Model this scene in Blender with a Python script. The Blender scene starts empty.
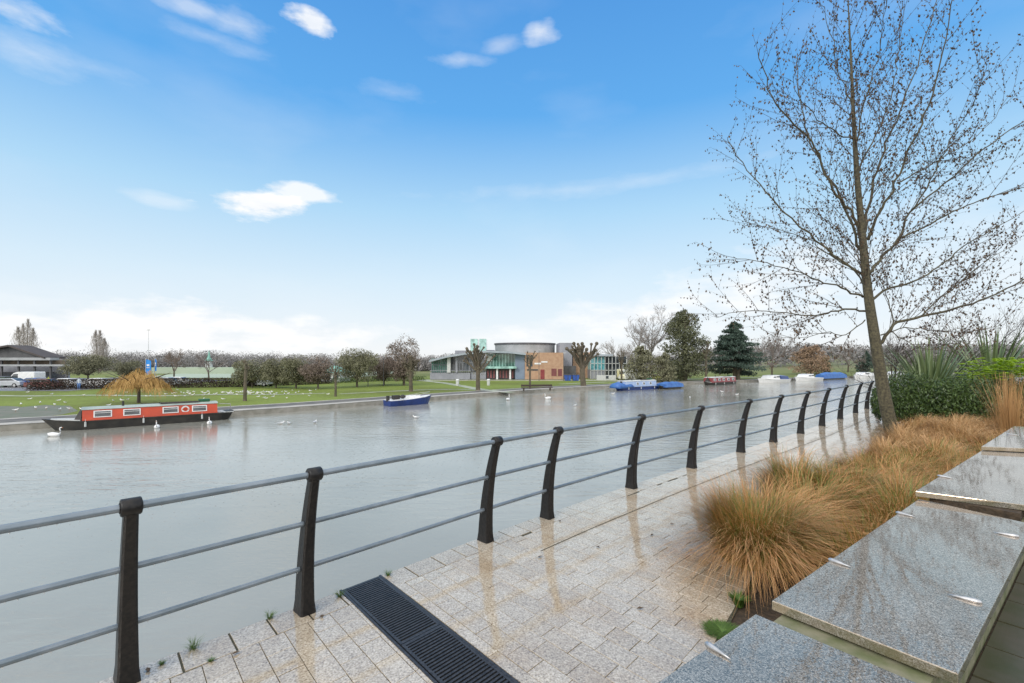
import bpy, math, random
from mathutils import Vector, Matrix, noise
R = math.radians
rnd = random.Random(7)
scene = bpy.context.scene
COL = scene.collection
F = 460.0; HX = 512.0; HY = 360.5; EYE = 1.9
WATER = -2.75; LAWN = -2.35

def gp(px, py, z=0.0):
    """ground point seen at a photo pixel, on the level z"""
    Y = (EYE - z) * F / (py - HY)
    return Vector(((px - HX) / F * Y, Y, z))
def at(px, py, Y):
    return Vector(((px - HX) / F * Y, Y, EYE - (py - HY) / F * Y))

# ------------------------------------------------------------------ mesh builder
class MB:
    def __init__(s): s.v = []; s.f = []; s.m = []
    def add(s, vs, fs, mi=0):
        o = len(s.v); s.v.extend([tuple(p) for p in vs])
        for f in fs: s.f.append(tuple(i + o for i in f)); s.m.append(mi)
        return s
    def box(s, c, d, rz=0, mi=0, rx=0, ry=0):
        M = Matrix.Rotation(rz, 3, 'Z') @ Matrix.Rotation(ry, 3, 'Y') @ Matrix.Rotation(rx, 3, 'X')
        c = Vector(c); vs = []
        for z in (-.5, .5):
            for x, y in ((-.5, -.5), (.5, -.5), (.5, .5), (-.5, .5)):
                vs.append(c + M @ Vector((x * d[0], y * d[1], z * d[2])))
        return s.add(vs, [(3, 2, 1, 0), (4, 5, 6, 7), (0, 1, 5, 4), (1, 2, 6, 5), (2, 3, 7, 6), (3, 0, 4, 7)], mi)
    def prism(s, poly, z0, z1, mi=0):
        n = len(poly)
        a = sum(poly[i][0] * poly[(i + 1) % n][1] - poly[(i + 1) % n][0] * poly[i][1] for i in range(n))
        if a < 0: poly = poly[::-1]
        zz0 = [z0] * n if not hasattr(z0, '__len__') else z0
        vs = [(p[0], p[1], z0) for p in poly] + [(p[0], p[1], z1) for p in poly]
        fs = [tuple(range(n - 1, -1, -1)), tuple(range(n, 2 * n))]
        fs += [(i, (i + 1) % n, n + (i + 1) % n, n + i) for i in range(n)]
        return s.add(vs, fs, mi)
    def tube(s, pts, rad, n=6, cap=True, mi=0):
        pts = [Vector(p) for p in pts]
        if not hasattr(rad, '__len__'): rad = [rad] * len(pts)
        vs = []; fs = []
        ref = None
        for i, p in enumerate(pts):
            t = (pts[min(i + 1, len(pts) - 1)] - pts[max(i - 1, 0)])
            if t.length < 1e-9: t = Vector((0, 0, 1))
            t.normalize()
            if ref is None: ref = Vector((0, 0, 1)) if abs(t.z) < .9 else Vector((1, 0, 0))
            a = t.cross(ref).normalized(); b = t.cross(a); ref = -b if False else ref
            if abs(t.dot(ref)) > .97: ref = Vector((1, 0, 0)) if abs(t.x) < .9 else Vector((0, 1, 0))
            for k in range(n):
                th = 2 * math.pi * k / n
                vs.append(p + (a * math.cos(th) + b * math.sin(th)) * rad[i])
        for i in range(len(pts) - 1):
            for k in range(n):
                fs.append((i * n + k, i * n + (k + 1) % n, (i + 1) * n + (k + 1) % n, (i + 1) * n + k))
        if cap: fs.append(tuple(range(n - 1, -1, -1))); fs.append(tuple((len(pts) - 1) * n + k for k in range(n)))
        return s.add(vs, fs, mi)
    def ball(s, c, r, n=8, m=6, mi=0):
        c = Vector(c); r = r if hasattr(r, '__len__') else (r, r, r)
        vs = [c + Vector((0, 0, -r[2]))]
        for j in range(1, m):
            ph = -math.pi / 2 + math.pi * j / m
            for k in range(n):
                th = 2 * math.pi * k / n
                vs.append(c + Vector((r[0] * math.cos(ph) * math.cos(th), r[1] * math.cos(ph) * math.sin(th), r[2] * math.sin(ph))))
        vs.append(c + Vector((0, 0, r[2])))
        fs = [(0, 1 + (k + 1) % n, 1 + k) for k in range(n)]
        for j in range(m - 2):
            for k in range(n):
                a = 1 + j * n
                fs.append((a + k, a + (k + 1) % n, a + n + (k + 1) % n, a + n + k))
        a = 1 + (m - 2) * n
        fs += [(a + k, a + (k + 1) % n, len(vs) - 1) for k in range(n)]
        return s.add(vs, fs, mi)
    def loft(s, rings, close=True, mi=0, caps=True):
        n = len(rings[0]); vs = [p for r in rings for p in r]; fs = []
        for i in range(len(rings) - 1):
            for k in range(n if close else n - 1):
                fs.append((i * n + k, i * n + (k + 1) % n, (i + 1) * n + (k + 1) % n, (i + 1) * n + k))
        if caps: fs.append(tuple(range(n - 1, -1, -1))); fs.append(tuple((len(rings) - 1) * n + k for k in range(n)))
        return s.add(vs, fs, mi)
    def quad(s, a, b, c, d, mi=0): return s.add([a, b, c, d], [(0, 1, 2, 3)], mi)
    def mesh(s, name, mats, smooth=False):
        me = bpy.data.meshes.new(name); me.from_pydata(s.v, [], s.f)
        mats = mats if isinstance(mats, (list, tuple)) else [mats]
        for m in mats: me.materials.append(m)
        if len(mats) > 1: me.polygons.foreach_set('material_index', s.m)
        if smooth: me.polygons.foreach_set('use_smooth', [True] * len(s.f))
        me.update(); return me
    def build(s, name, mats, parent=None, smooth=False, bevel=0, label=None, kind=None):
        o = bpy.data.objects.new(name, s.mesh(name, mats, smooth)); COL.objects.link(o)
        if parent: o.parent = parent
        if bevel:
            b = o.modifiers.new('bevel', 'BEVEL'); b.width = bevel; b.segments = 2; b.limit_method = 'ANGLE'
        if label: o['label'] = label
        if kind: o['kind'] = kind
        return o

def tag(o, label=None, cat=None, group=None, kind=None):
    if label: o['label'] = label
    if cat: o['category'] = cat
    if group: o['group'] = group
    if kind: o['kind'] = kind
    return o
def empty(name, loc=(0, 0, 0), rz=0, label=None, cat=None, group=None):
    o = bpy.data.objects.new(name, None); COL.objects.link(o); o.location = loc; o.rotation_euler = (0, 0, rz)
    o.empty_display_size = .2
    return tag(o, label, cat, group)
def copy_tree(o, parent=None):
    c = o.copy(); COL.objects.link(c); c.parent = parent
    for ch in list(o.children): copy_tree(ch, c)
    return c
def place(o, loc, rz=0, sc=1, label=None):
    o.location = loc; o.rotation_euler = (0, 0, rz)
    o.scale = (sc, sc, sc) if not hasattr(sc, '__len__') else sc
    if label: o['label'] = label
    return o

# ------------------------------------------------------------------ materials
def nt(name):
    m = bpy.data.materials.new(name); m.use_nodes = True
    return m, m.node_tree.nodes, m.node_tree.links, m.node_tree.nodes['Principled BSDF']
def lin(h):
    c = [int(h[i:i + 2], 16) / 255 for i in (0, 2, 4)]
    return tuple(x / 12.92 if x <= .04045 else ((x + .055) / 1.055) ** 2.4 for x in c) + (1,)
def ramp(N, stops):
    r = N.new('ShaderNodeValToRGB'); e = r.color_ramp.elements
    e[0].position, e[0].color = stops[0]; e[1].position, e[1].color = stops[-1]
    for p, c in stops[1:-1]: x = e.new(p); x.color = c
    return r
def g4(x): return (x, x, x, 1)
def mat(name, c1, c2=None, scale=8, rough=.6, metal=0, bump=0, island=False, coat=0, det=5, spec=.5, lo=.35, hi=.65, trans=0):
    """noise between two base colours; island=True varies it per mesh island"""
    m, N, L, P = nt(name); c2 = c2 or tuple(x * .8 for x in c1[:3]) + (1,)
    P.inputs['Roughness'].default_value = rough; P.inputs['Metallic'].default_value = metal
    P.inputs['Coat Weight'].default_value = coat; P.inputs['Coat Roughness'].default_value = .1
    P.inputs['Specular IOR Level'].default_value = spec
    tc = N.new('ShaderNodeTexCoord'); no = N.new('ShaderNodeTexNoise')
    no.inputs['Scale'].default_value = scale; no.inputs['Detail'].default_value = det
    L.new(tc.outputs['Object'], no.inputs['Vector'])
    r = ramp(N, [(lo, c1), (hi, c2)])
    if island:
        ge = N.new('ShaderNodeNewGeometry'); mx = N.new('ShaderNodeMix'); mx.data_type = 'FLOAT'; mx.inputs[0].default_value = .6
        L.new(no.outputs[0], mx.inputs[2]); L.new(ge.outputs['Random Per Island'], mx.inputs[3]); L.new(mx.outputs[0], r.inputs[0])
        r.color_ramp.elements[0].position = .15; r.color_ramp.elements[-1].position = .85
    else: L.new(no.outputs[0], r.inputs[0])
    L.new(r.outputs[0], P.inputs['Base Color'])
    if bump:
        b = N.new('ShaderNodeBump'); b.inputs['Strength'].default_value = bump; b.inputs['Distance'].default_value = .02
        L.new(no.outputs[0], b.inputs['Height']); L.new(b.outputs[0], P.inputs['Normal'])
    if trans: P.inputs['Transmission Weight'].default_value = trans
    return m
def glass(name, c, rough=.05):
    m, N, L, P = nt(name); P.inputs['Base Color'].default_value = c; P.inputs['Roughness'].default_value = rough
    P.inputs['Specular IOR Level'].default_value = .8; P.inputs['Specular Tint'].default_value = (1, .93, .86, 1)
    tc = N.new('ShaderNodeTexCoord'); no = N.new('ShaderNodeTexNoise'); no.inputs['Scale'].default_value = .9
    L.new(tc.outputs['Object'], no.inputs['Vector'])
    r = ramp(N, [(.35, c), (.7, tuple(min(1, x * 2.2 + .02) for x in c[:3]) + (1,))]); L.new(no.outputs[0], r.inputs[0]); L.new(r.outputs[0], P.inputs['Base Color'])
    return m

def water_mat():
    m, N, L, P = nt('river_water')
    tc = N.new('ShaderNodeTexCoord')
    P.inputs['Roughness'].default_value = .07; P.inputs['IOR'].default_value = 1.42; P.inputs['Specular IOR Level'].default_value = .8
    n0 = N.new('ShaderNodeTexNoise'); n0.inputs['Scale'].default_value = .12; n0.inputs['Detail'].default_value = 6
    L.new(tc.outputs['Object'], n0.inputs['Vector'])
    r0 = ramp(N, [(.3, (.262, .262, .228, 1)), (.7, (.35, .345, .305, 1))]); L.new(n0.outputs[0], r0.inputs[0]); L.new(r0.outputs[0], P.inputs['Base Color'])
    # wind ripples, stretched across the river
    mp = N.new('ShaderNodeMapping'); mp.inputs['Rotation'].default_value = (0, 0, R(-20)); mp.inputs['Scale'].default_value = (.45, 1.5, 1)
    L.new(tc.outputs['Object'], mp.inputs['Vector'])
    n1 = N.new('ShaderNodeTexNoise'); n1.inputs['Scale'].default_value = 1.7; n1.inputs['Detail'].default_value = 4; n1.inputs['Distortion'].default_value = .4
    L.new(mp.outputs[0], n1.inputs['Vector'])
    n2 = N.new('ShaderNodeTexNoise'); n2.inputs['Scale'].default_value = 9; n2.inputs['Detail'].default_value = 3
    L.new(mp.outputs[0], n2.inputs['Vector'])
    # patches of rougher and calmer water
    n3 = N.new('ShaderNodeTexNoise'); n3.inputs['Scale'].default_value = .07; n3.inputs['Detail'].default_value = 3
    mp3 = N.new('ShaderNodeMapping'); mp3.inputs['Rotation'].default_value = (0, 0, R(-45)); mp3.inputs['Scale'].default_value = (.5, 2.2, 1)
    L.new(tc.outputs['Object'], mp3.inputs['Vector']); L.new(mp3.outputs[0], n3.inputs['Vector'])
    r3 = ramp(N, [(.40, g4(.06)), (.60, g4(1))]); L.new(n3.outputs[0], r3.inputs[0])
    # rain rings
    vo = N.new('ShaderNodeTexVoronoi'); vo.inputs['Scale'].default_value = 3.6; vo.voronoi_dimensions = '2D'
    L.new(tc.outputs['Object'], vo.inputs['Vector'])
    sn = N.new('ShaderNodeMath'); sn.operation = 'MULTIPLY'; sn.inputs[1].default_value = 60; L.new(vo.outputs['Distance'], sn.inputs[0])
    s2 = N.new('ShaderNodeMath'); s2.operation = 'SINE'; L.new(sn.outputs[0], s2.inputs[0])
    fo = ramp(N, [(0, g4(1)), (.3, g4(0))]); L.new(vo.outputs['Distance'], fo.inputs[0])
    sep = N.new('ShaderNodeSeparateColor'); L.new(vo.outputs['Color'], sep.inputs[0])
    th = N.new('ShaderNodeMath'); th.operation = 'GREATER_THAN'; th.inputs[1].default_value = .72; L.new(sep.outputs[0], th.inputs[0])
    a = N.new('ShaderNodeMath'); a.operation = 'MULTIPLY'; L.new(s2.outputs[0], a.inputs[0]); L.new(fo.outputs[0], a.inputs[1])
    a2 = N.new('ShaderNodeMath'); a2.operation = 'MULTIPLY'; L.new(a.outputs[0], a2.inputs[0]); L.new(th.outputs[0], a2.inputs[1])
    b1 = N.new('ShaderNodeBump'); b1.inputs['Distance'].default_value = .05
    L.new(n1.outputs[0], b1.inputs['Height']); L.new(r3.outputs[0], b1.inputs['Strength'])
    b2 = N.new('ShaderNodeBump'); b2.inputs['Strength'].default_value = .45; b2.inputs['Distance'].default_value = .012
    L.new(n2.outputs[0], b2.inputs['Height']); L.new(b1.outputs[0], b2.inputs['Normal'])
    b3 = N.new('ShaderNodeBump'); b3.inputs['Strength'].default_value = .2; b3.inputs['Distance'].default_value = .006
    L.new(a2.outputs[0], b3.inputs['Height']); L.new(b2.outputs[0], b3.inputs['Normal'])
    L.new(b3.outputs[0], P.inputs['Normal'])
    return m

def paver_mat():
    m, N, L, P = nt('wet_granite_paving')
    tc = N.new('ShaderNodeTexCoord'); ge = N.new('ShaderNodeNewGeometry')
    no = N.new('ShaderNodeTexNoise'); no.inputs['Scale'].default_value = 85; no.inputs['Detail'].default_value = 3
    L.new(tc.outputs['Object'], no.inputs['Vector'])
    r = ramp(N, [(.30, (.24, .19, .14, 1)), (.42, (.43, .37, .29, 1)), (.55, (.53, .465, .37, 1)), (.7, (.70, .64, .54, 1))])
    L.new(no.outputs[0], r.inputs[0])
    # per paver tone
    ri = ramp(N, [(0, (.88, .84, .79, 1)), (.5, (.97, .95, .93, 1)), (1, (1.04, 1.03, 1.02, 1))]); L.new(ge.outputs['Random Per Island'], ri.inputs[0])
    mx = N.new('ShaderNodeMix'); mx.data_type = 'RGBA'; mx.blend_type = 'MULTIPLY'; mx.inputs[0].default_value = 1
    L.new(r.outputs[0], mx.inputs[6]); L.new(ri.outputs[0], mx.inputs[7])
    # brown silt stains
    n2 = N.new('ShaderNodeTexNoise'); n2.inputs['Scale'].default_value = 1.6; n2.inputs['Detail'].default_value = 7; n2.inputs['Roughness'].default_value = .65
    L.new(tc.outputs['Object'], n2.inputs['Vector'])
    r2 = ramp(N, [(.47, (1, 1, 1, 1)), (.62, (.84, .73, .60, 1)), (.75, (.68, .54, .40, 1))]); L.new(n2.outputs[0], r2.inputs[0])
    m2 = N.new('ShaderNodeMix'); m2.data_type = 'RGBA'; m2.blend_type = 'MULTIPLY'; m2.inputs[0].default_value = .55
    L.new(mx.outputs[2], m2.inputs[6]); L.new(r2.outputs[0], m2.inputs[7]); L.new(m2.outputs[2], P.inputs['Base Color'])
    n3 = N.new('ShaderNodeTexNoise'); n3.inputs['Scale'].default_value = 1.1; n3.inputs['Detail'].default_value = 4
    L.new(tc.outputs['Object'], n3.inputs['Vector'])
    r3 = ramp(N, [(.38, g4(.03)), (.68, g4(.09))]); L.new(n3.outputs[0], r3.inputs[0]); L.new(r3.outputs[0], P.inputs['Roughness'])
    P.inputs['IOR'].default_value = 1.8; P.inputs['Specular IOR Level'].default_value = 1.0; P.inputs['Specular Tint'].default_value = (1, .94, .87, 1)
    n4 = N.new('ShaderNodeTexNoise'); n4.inputs['Scale'].default_value = 60; n4.inputs['Detail'].default_value = 4
    L.new(tc.outputs['Object'], n4.inputs['Vector'])
    b = N.new('ShaderNodeBump'); b.inputs['Strength'].default_value = .16; b.inputs['Distance'].default_value = .002
    L.new(n4.outputs[0], b.inputs['Height']); L.new(b.outputs[0], P.inputs['Normal'])
    return m

def slab_mat():
    m, N, L, P = nt('wet_grey_granite')
    tc = N.new('ShaderNodeTexCoord')
    vo = N.new('ShaderNodeTexVoronoi'); vo.inputs['Scale'].default_value = 300; L.new(tc.outputs['Object'], vo.inputs['Vector'])
    sep = N.new('ShaderNodeSeparateColor'); L.new(vo.outputs['Color'], sep.inputs[0])
    r = ramp(N, [(0, (.08, .076, .068, 1)), (.35, (.20, .188, .17, 1)), (.7, (.30, .285, .26, 1)), (1, (.48, .46, .43, 1))]); L.new(sep.outputs[0], r.inputs[0])
    n2 = N.new('ShaderNodeTexNoise'); n2.inputs['Scale'].default_value = 3; n2.inputs['Detail'].default_value = 6
    L.new(tc.outputs['Object'], n2.inputs['Vector'])
    r2 = ramp(N, [(.35, (.8, .80, .80, 1)), (.7, (1, 1, 1, 1))]); L.new(n2.outputs[0], r2.inputs[0])
    mx = N.new('ShaderNodeMix'); mx.data_type = 'RGBA'; mx.blend_type = 'MULTIPLY'; mx.inputs[0].default_value = 1
    L.new(r.outputs[0], mx.inputs[6]); L.new(r2.outputs[0], mx.inputs[7])
    # moss on the side faces
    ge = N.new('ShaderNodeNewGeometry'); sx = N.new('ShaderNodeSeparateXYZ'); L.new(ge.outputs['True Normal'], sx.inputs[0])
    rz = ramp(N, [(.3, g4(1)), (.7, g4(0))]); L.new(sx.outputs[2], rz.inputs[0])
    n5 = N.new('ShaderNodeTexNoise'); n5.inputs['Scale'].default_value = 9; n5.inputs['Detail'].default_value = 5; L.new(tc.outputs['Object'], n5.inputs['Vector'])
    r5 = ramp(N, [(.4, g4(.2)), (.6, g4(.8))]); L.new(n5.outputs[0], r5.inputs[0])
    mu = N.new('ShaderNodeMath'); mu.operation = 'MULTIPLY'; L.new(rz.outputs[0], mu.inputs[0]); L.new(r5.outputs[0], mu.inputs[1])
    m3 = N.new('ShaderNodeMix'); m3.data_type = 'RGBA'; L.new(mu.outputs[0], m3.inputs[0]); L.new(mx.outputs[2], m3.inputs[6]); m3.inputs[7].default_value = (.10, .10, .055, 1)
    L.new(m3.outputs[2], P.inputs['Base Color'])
    # wet film: pools and drying patches
    n3 = N.new('ShaderNodeTexNoise'); n3.inputs['Scale'].default_value = 2.6; n3.inputs['Detail'].default_value = 5; L.new(tc.outputs['Object'], n3.inputs['Vector'])
    r3 = ramp(N, [(.44, g4(.012)), (.72, g4(.07))]); L.new(n3.outputs[0], r3.inputs[0]); L.new(r3.outputs[0], P.inputs['Roughness'])
    P.inputs['Specular IOR Level'].default_value = 1.0; P.inputs['IOR'].default_value = 2.1; P.inputs['Specular Tint'].default_value = (1, .79, .59, 1)
    n4 = N.new('ShaderNodeTexNoise'); n4.inputs['Scale'].default_value = 38; n4.inputs['Detail'].default_value = 2; L.new(tc.outputs['Object'], n4.inputs['Vector'])
    b = N.new('ShaderNodeBump'); b.inputs['Strength'].default_value = .045; b.inputs['Distance'].default_value = .003
    L.new(n4.outputs[0], b.inputs['Height']); L.new(b.outputs[0], P.inputs['Normal'])
    return m

def grassblade_mat():
    m, N, L, P = nt('tan_sedge_blades')
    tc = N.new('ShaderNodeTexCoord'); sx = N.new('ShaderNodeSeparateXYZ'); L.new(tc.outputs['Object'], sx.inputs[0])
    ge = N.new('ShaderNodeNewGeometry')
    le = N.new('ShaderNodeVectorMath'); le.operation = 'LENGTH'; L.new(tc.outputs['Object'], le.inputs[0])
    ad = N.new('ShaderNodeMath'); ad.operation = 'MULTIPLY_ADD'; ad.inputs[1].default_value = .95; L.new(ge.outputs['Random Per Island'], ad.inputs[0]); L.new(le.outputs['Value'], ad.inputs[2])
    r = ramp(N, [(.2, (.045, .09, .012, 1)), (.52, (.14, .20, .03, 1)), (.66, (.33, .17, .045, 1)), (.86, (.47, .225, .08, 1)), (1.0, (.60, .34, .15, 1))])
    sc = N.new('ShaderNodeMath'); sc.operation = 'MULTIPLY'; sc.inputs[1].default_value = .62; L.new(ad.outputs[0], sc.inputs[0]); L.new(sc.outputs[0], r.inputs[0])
    oi = N.new('ShaderNodeObjectInfo')
    mx = N.new('ShaderNodeMix'); mx.data_type = 'RGBA'; L.new(oi.outputs['Object Index'], mx.inputs[0])
    r2 = ramp(N, [(.3, (.25, .18, .06, 1)), (.6, (.43, .235, .09, 1)), (1, (.62, .40, .20, 1))]); L.new(sc.outputs[0], r2.inputs[0])
    L.new(r.outputs[0], mx.inputs[6]); L.new(r2.outputs[0], mx.inputs[7])
    L.new(mx.outputs[2], P.inputs['Base Color']); P.inputs['Roughness'].default_value = .55
    return m

def lawn_mat():
    m, N, L, P = nt('lawn_grass'); P.inputs['Roughness'].default_value = .9; P.inputs['Specular IOR Level'].default_value = .2
    tc = N.new('ShaderNodeTexCoord')
    a = N.new('ShaderNodeTexNoise'); a.inputs['Scale'].default_value = .05; a.inputs['Detail'].default_value = 8; a.inputs['Roughness'].default_value = .6
    b = N.new('ShaderNodeTexNoise'); b.inputs['Scale'].default_value = 2.5; b.inputs['Detail'].default_value = 6
    L.new(tc.outputs['Object'], a.inputs['Vector']); L.new(tc.outputs['Object'], b.inputs['Vector'])
    mx = N.new('ShaderNodeMix'); mx.data_type = 'FLOAT'; mx.inputs[0].default_value = .35; L.new(a.outputs[0], mx.inputs[2]); L.new(b.outputs[0], mx.inputs[3])
    r = ramp(N, [(.33, (.095, .10, .035, 1)), (.46, (.135, .165, .035, 1)), (.56, (.18, .235, .045, 1)), (.70, (.18, .17, .075, 1))]); L.new(mx.outputs[0], r.inputs[0])
    sp = N.new('ShaderNodeSeparateXYZ'); L.new(tc.outputs['Object'], sp.inputs[0])
    mr = N.new('ShaderNodeMapRange'); mr.inputs[1].default_value = 98; mr.inputs[2].default_value = 200; L.new(sp.outputs[1], mr.inputs[0])
    fr = ramp(N, [(.38, (.12, .13, .07, 1)), (.5, (.155, .17, .085, 1)), (.62, (.18, .16, .10, 1))]); L.new(a.outputs[0], fr.inputs[0])
    m2 = N.new('ShaderNodeMix'); m2.data_type = 'RGBA'; L.new(mr.outputs[0], m2.inputs[0]); L.new(r.outputs[0], m2.inputs[6]); L.new(fr.outputs[0], m2.inputs[7])
    L.new(m2.outputs[2], P.inputs['Base Color'])
    return m

M = {}
M['water'] = water_mat(); M['paver'] = paver_mat(); M['slab'] = slab_mat(); M['blade'] = grassblade_mat(); M['lawn'] = lawn_mat()
M['joint'] = mat('dark_joint', (.09, .075, .05, 1), (.035, .04, .02, 1), 30, .8)
M['iron'] = mat('black_painted_iron', (.006, .006, .007, 1), (.017, .015, .014, 1), 40, .42, bump=.2, spec=.35)
M['galv'] = mat('wet_galvanised_steel', (.15, .19, .225, 1), (.22, .26, .30, 1), 7, .33, metal=.35)
M['drain'] = mat('worn_drain_iron', (.025, .026, .03, 1), (.06, .06, .065, 1), 60, .35, metal=.4)
M['black'] = mat('dark_void', (.006, .007, .007, 1), (.01, .01, .01, 1), 10, .5)
M['steel'] = mat('brushed_steel', (.42, .43, .44, 1), (.55, .55, .56, 1), 30, .34, metal=.8)
M['wallstone'] = mat('mossy_wall_stone', (.20, .19, .125, 1), (.11, .125, .055, 1), 14, .7, bump=.4)
M['quay'] = mat('quay_concrete', (.24, .23, .2, 1), (.12, .13, .1, 1), 2.5, .8, bump=.4)
M['soil'] = mat('dark_soil_and_gap_shade', (.035, .025, .016, 1), (.075, .05, .03, 1), 25, .9, bump=1)
M['terrace'] = mat('mossy_paving', (.075, .065, .045, 1), (.045, .05, .02, 1), 5, .5, bump=.3)
M['bark'] = mat('alder_bark', (.045, .04, .026, 1), (.12, .105, .06, 1), 22, .8, bump=.5)
M['twig'] = mat('dark_twigs', (.03, .022, .018, 1), (.07, .05, .035, 1), 12, .7)
M['deadleaf'] = mat('withered_leaves', (.03, .022, .016, 1), (.13, .08, .04, 1), 3, .7, island=True)
M['hedge'] = mat('dark_evergreen_leaves', (.014, .03, .008, 1), (.10, .16, .035, 1), 1.6, .45, island=True)
M['lime'] = mat('lime_green_leaves', (.30, .46, .02, 1), (.58, .72, .07, 1), 2, .5, island=True)
M['phorm'] = mat('sword_leaves', (.07, .12, .045, 1), (.20, .25, .11, 1), 2, .4, island=True)
M['reed'] = mat('orange_reeds', (.33, .17, .06, 1), (.55, .33, .14, 1), 2, .6, island=True)
M['weed'] = mat('fresh_weeds', (.035, .085, .01, 1), (.11, .19, .03, 1), 4, .6, island=True)
M['towpath'] = mat('towpath_gravel', (.15, .13, .11, 1), (.09, .08, .065, 1), 1, .6)
M['kerb'] = mat('pale_kerb', (.46, .43, .38, 1), (.32, .30, .26, 1), .7, .6)
M['mud'] = mat('wet_mud', (.16, .135, .09, 1), (.10, .11, .045, 1), .8, .5)
M['lawnpath'] = mat('lawn_footpath', (.42, .42, .34, 1), (.25, .28, .15, 1), .6, .5)
M['pitch'] = mat('pale_pitch', (.36, .42, .33, 1), (.30, .37, .28, 1), .1, .8)
M['asphalt'] = mat('car_park_asphalt', (.12, .12, .125, 1), (.18, .18, .185, 1), 1, .5)
M['field'] = mat('far_field', (.15, .2, .055, 1), (.2, .23, .09, 1), .02, .9)
M['white'] = mat('white_paint', (.78, .78, .77, 1), (.66, .67, .67, 1), 3, .4)
M['offwhite'] = mat('stone_white', (.55, .56, .55, 1), (.45, .47, .46, 1), 3, .6)
M['grey'] = mat('grey_cladding', (.29, .30, .33, 1), (.23, .24, .27, 1), .6, .6)
M['bluegrey'] = mat('blue_grey_cladding', (.16, .21, .28, 1), (.2, .25, .33, 1), .6, .5)
M['dgrey'] = mat('dark_grey', (.06, .06, .065, 1), (.1, .1, .105, 1), 1, .5)
M['brick'] = mat('tan_brick', (.36, .22, .14, 1), (.44, .29, .19, 1), 1.5, .8)
M['roofmetal'] = mat('pale_metal_roof', (.36, .40, .44, 1), (.28, .32, .36, 1), .5, .35)
M['drum'] = mat('weathered_drum', (.36, .37, .38, 1), (.28, .30, .30, 1), .6, .7)
M['gglass'] = glass('green_glass', (.055, .12, .10, 1)); M['teal'] = glass('teal_glass', (.09, .27, .30, 1))
M['dglass'] = glass('dark_window', (.03, .038, .045, 1)); M['mint'] = glass('mint_glass', (.18, .30, .27, 1))
M['copper'] = mat('green_copper', (.16, .36, .30, 1), (.22, .45, .38, 1), 1, .6)
M['red'] = mat('red_boat_paint', (.56, .065, .018, 1), (.44, .05, .018, 1), 1.5, .35)
M['blackhull'] = mat('black_hull', (.016, .016, .015, 1), (.04, .036, .03, 1), 2, .5)
M['boatroof'] = mat('pale_boat_roof', (.36, .42, .38, 1), (.25, .3, .28, 1), 1, .5)
M['navy'] = mat('navy_hull', (.01, .03, .13, 1), (.015, .045, .2, 1), 2, .3)
M['tarp'] = mat('blue_tarpaulin', (.03, .10, .34, 1), (.06, .18, .44, 1), 2, .5, bump=.5)
M['paleblue'] = mat('pale_blue_paint', (.28, .38, .58, 1), (.36, .45, .62, 1), 2, .4)
M['maroon'] = mat('maroon_paint', (.19, .03, .035, 1), (.26, .05, .05, 1), 2, .4)
M['willow'] = mat('orange_willow_shoots', (.33, .18, .05, 1), (.50, .31, .10, 1), .8, .7, island=True)
M['rustwillow'] = mat('rust_willow_shoots', (.22, .145, .09, 1), (.34, .23, .15, 1), .8, .7, island=True)
M['barefine'] = mat('grey_brown_twigs', (.12, .10, .085, 1), (.24, .20, .18, 1), .4, .8, island=True)
M['paletwig'] = mat('pale_grey_twigs', (.22, .20, .185, 1), (.36, .33, .31, 1), .4, .8, island=True)
M['browntwig'] = mat('brown_twigs', (.13, .10, .08, 1), (.25, .195, .16, 1), .4, .8, island=True)
M['olive'] = mat('olive_leaves', (.10, .10, .055, 1), (.23, .225, .135, 1), .3, .7, island=True)
M['ivy'] = mat('dark_ivy_leaves', (.045, .055, .025, 1), (.14, .145, .07, 1), .3, .6, island=True)
M['cedar'] = mat('cedar_needles', (.02, .042, .032, 1), (.07, .11, .08, 1), .3, .7, island=True)
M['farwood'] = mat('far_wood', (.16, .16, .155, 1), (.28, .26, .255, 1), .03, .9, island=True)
M['hedgebrown'] = mat('beech_hedge', (.03, .022, .016, 1), (.085, .06, .042, 1), .6, .8, island=True)
M['trunkfar'] = mat('mossy_trunk', (.075, .068, .045, 1), (.13, .105, .075, 1), 2, .9)
M['bird'] = mat('white_feathers', (.80, .80, .79, 1), (.7, .71, .72, 1), 8, .7)
M['birdgrey'] = mat('grey_feathers', (.42, .44, .47, 1), (.5, .52, .55, 1), 8, .7)
M['beak'] = mat('orange_beak', (.5, .15, .02, 1), None, 8, .5)
M['tyre'] = mat('black_rubber', (.015, .015, .015, 1), None, 8, .8)
M['yellow'] = mat('lime_yellow_paint', (.50, .55, .05, 1), None, 2, .5)
M['green'] = mat('dark_green_paint', (.012, .10, .04, 1), None, 2, .5)
M['banner'] = mat('blue_banner_cloth', (.02, .22, .62, 1), (.03, .26, .7, 1), 1, .6)
M['drop'] = glass('water_drop', (.7, .75, .8, 1), .02)
M['skip'] = mat('blue_skip_paint', (.02, .07, .32, 1), (.03, .1, .4, 1), 1, .5)
M['pink'] = mat('pink_poster', (.42, .16, .17, 1), (.25, .1, .1, 1), 3, .6)

# ------------------------------------------------------------------ railing line
BASEPX = [(127, 680), (305, 612), (486, 541), (545, 517), (631, 488), (692, 468), (739, 452), (774.5, 442.3), (801, 433.6), (822.5, 426), (840.5, 419), (855, 413), (867, 408.8)]
posts = [gp(*p) for p in BASEPX]
d0 = Vector((.70, .714, 0)).normalized()
posts = [posts[0] - d0 * 3.9, posts[0] - d0 * 1.95] + posts
dE = Vector((.727, .687, 0)).normalized()
posts += [posts[-1] + dE * 2, posts[-1] + dE * 4]
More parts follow.
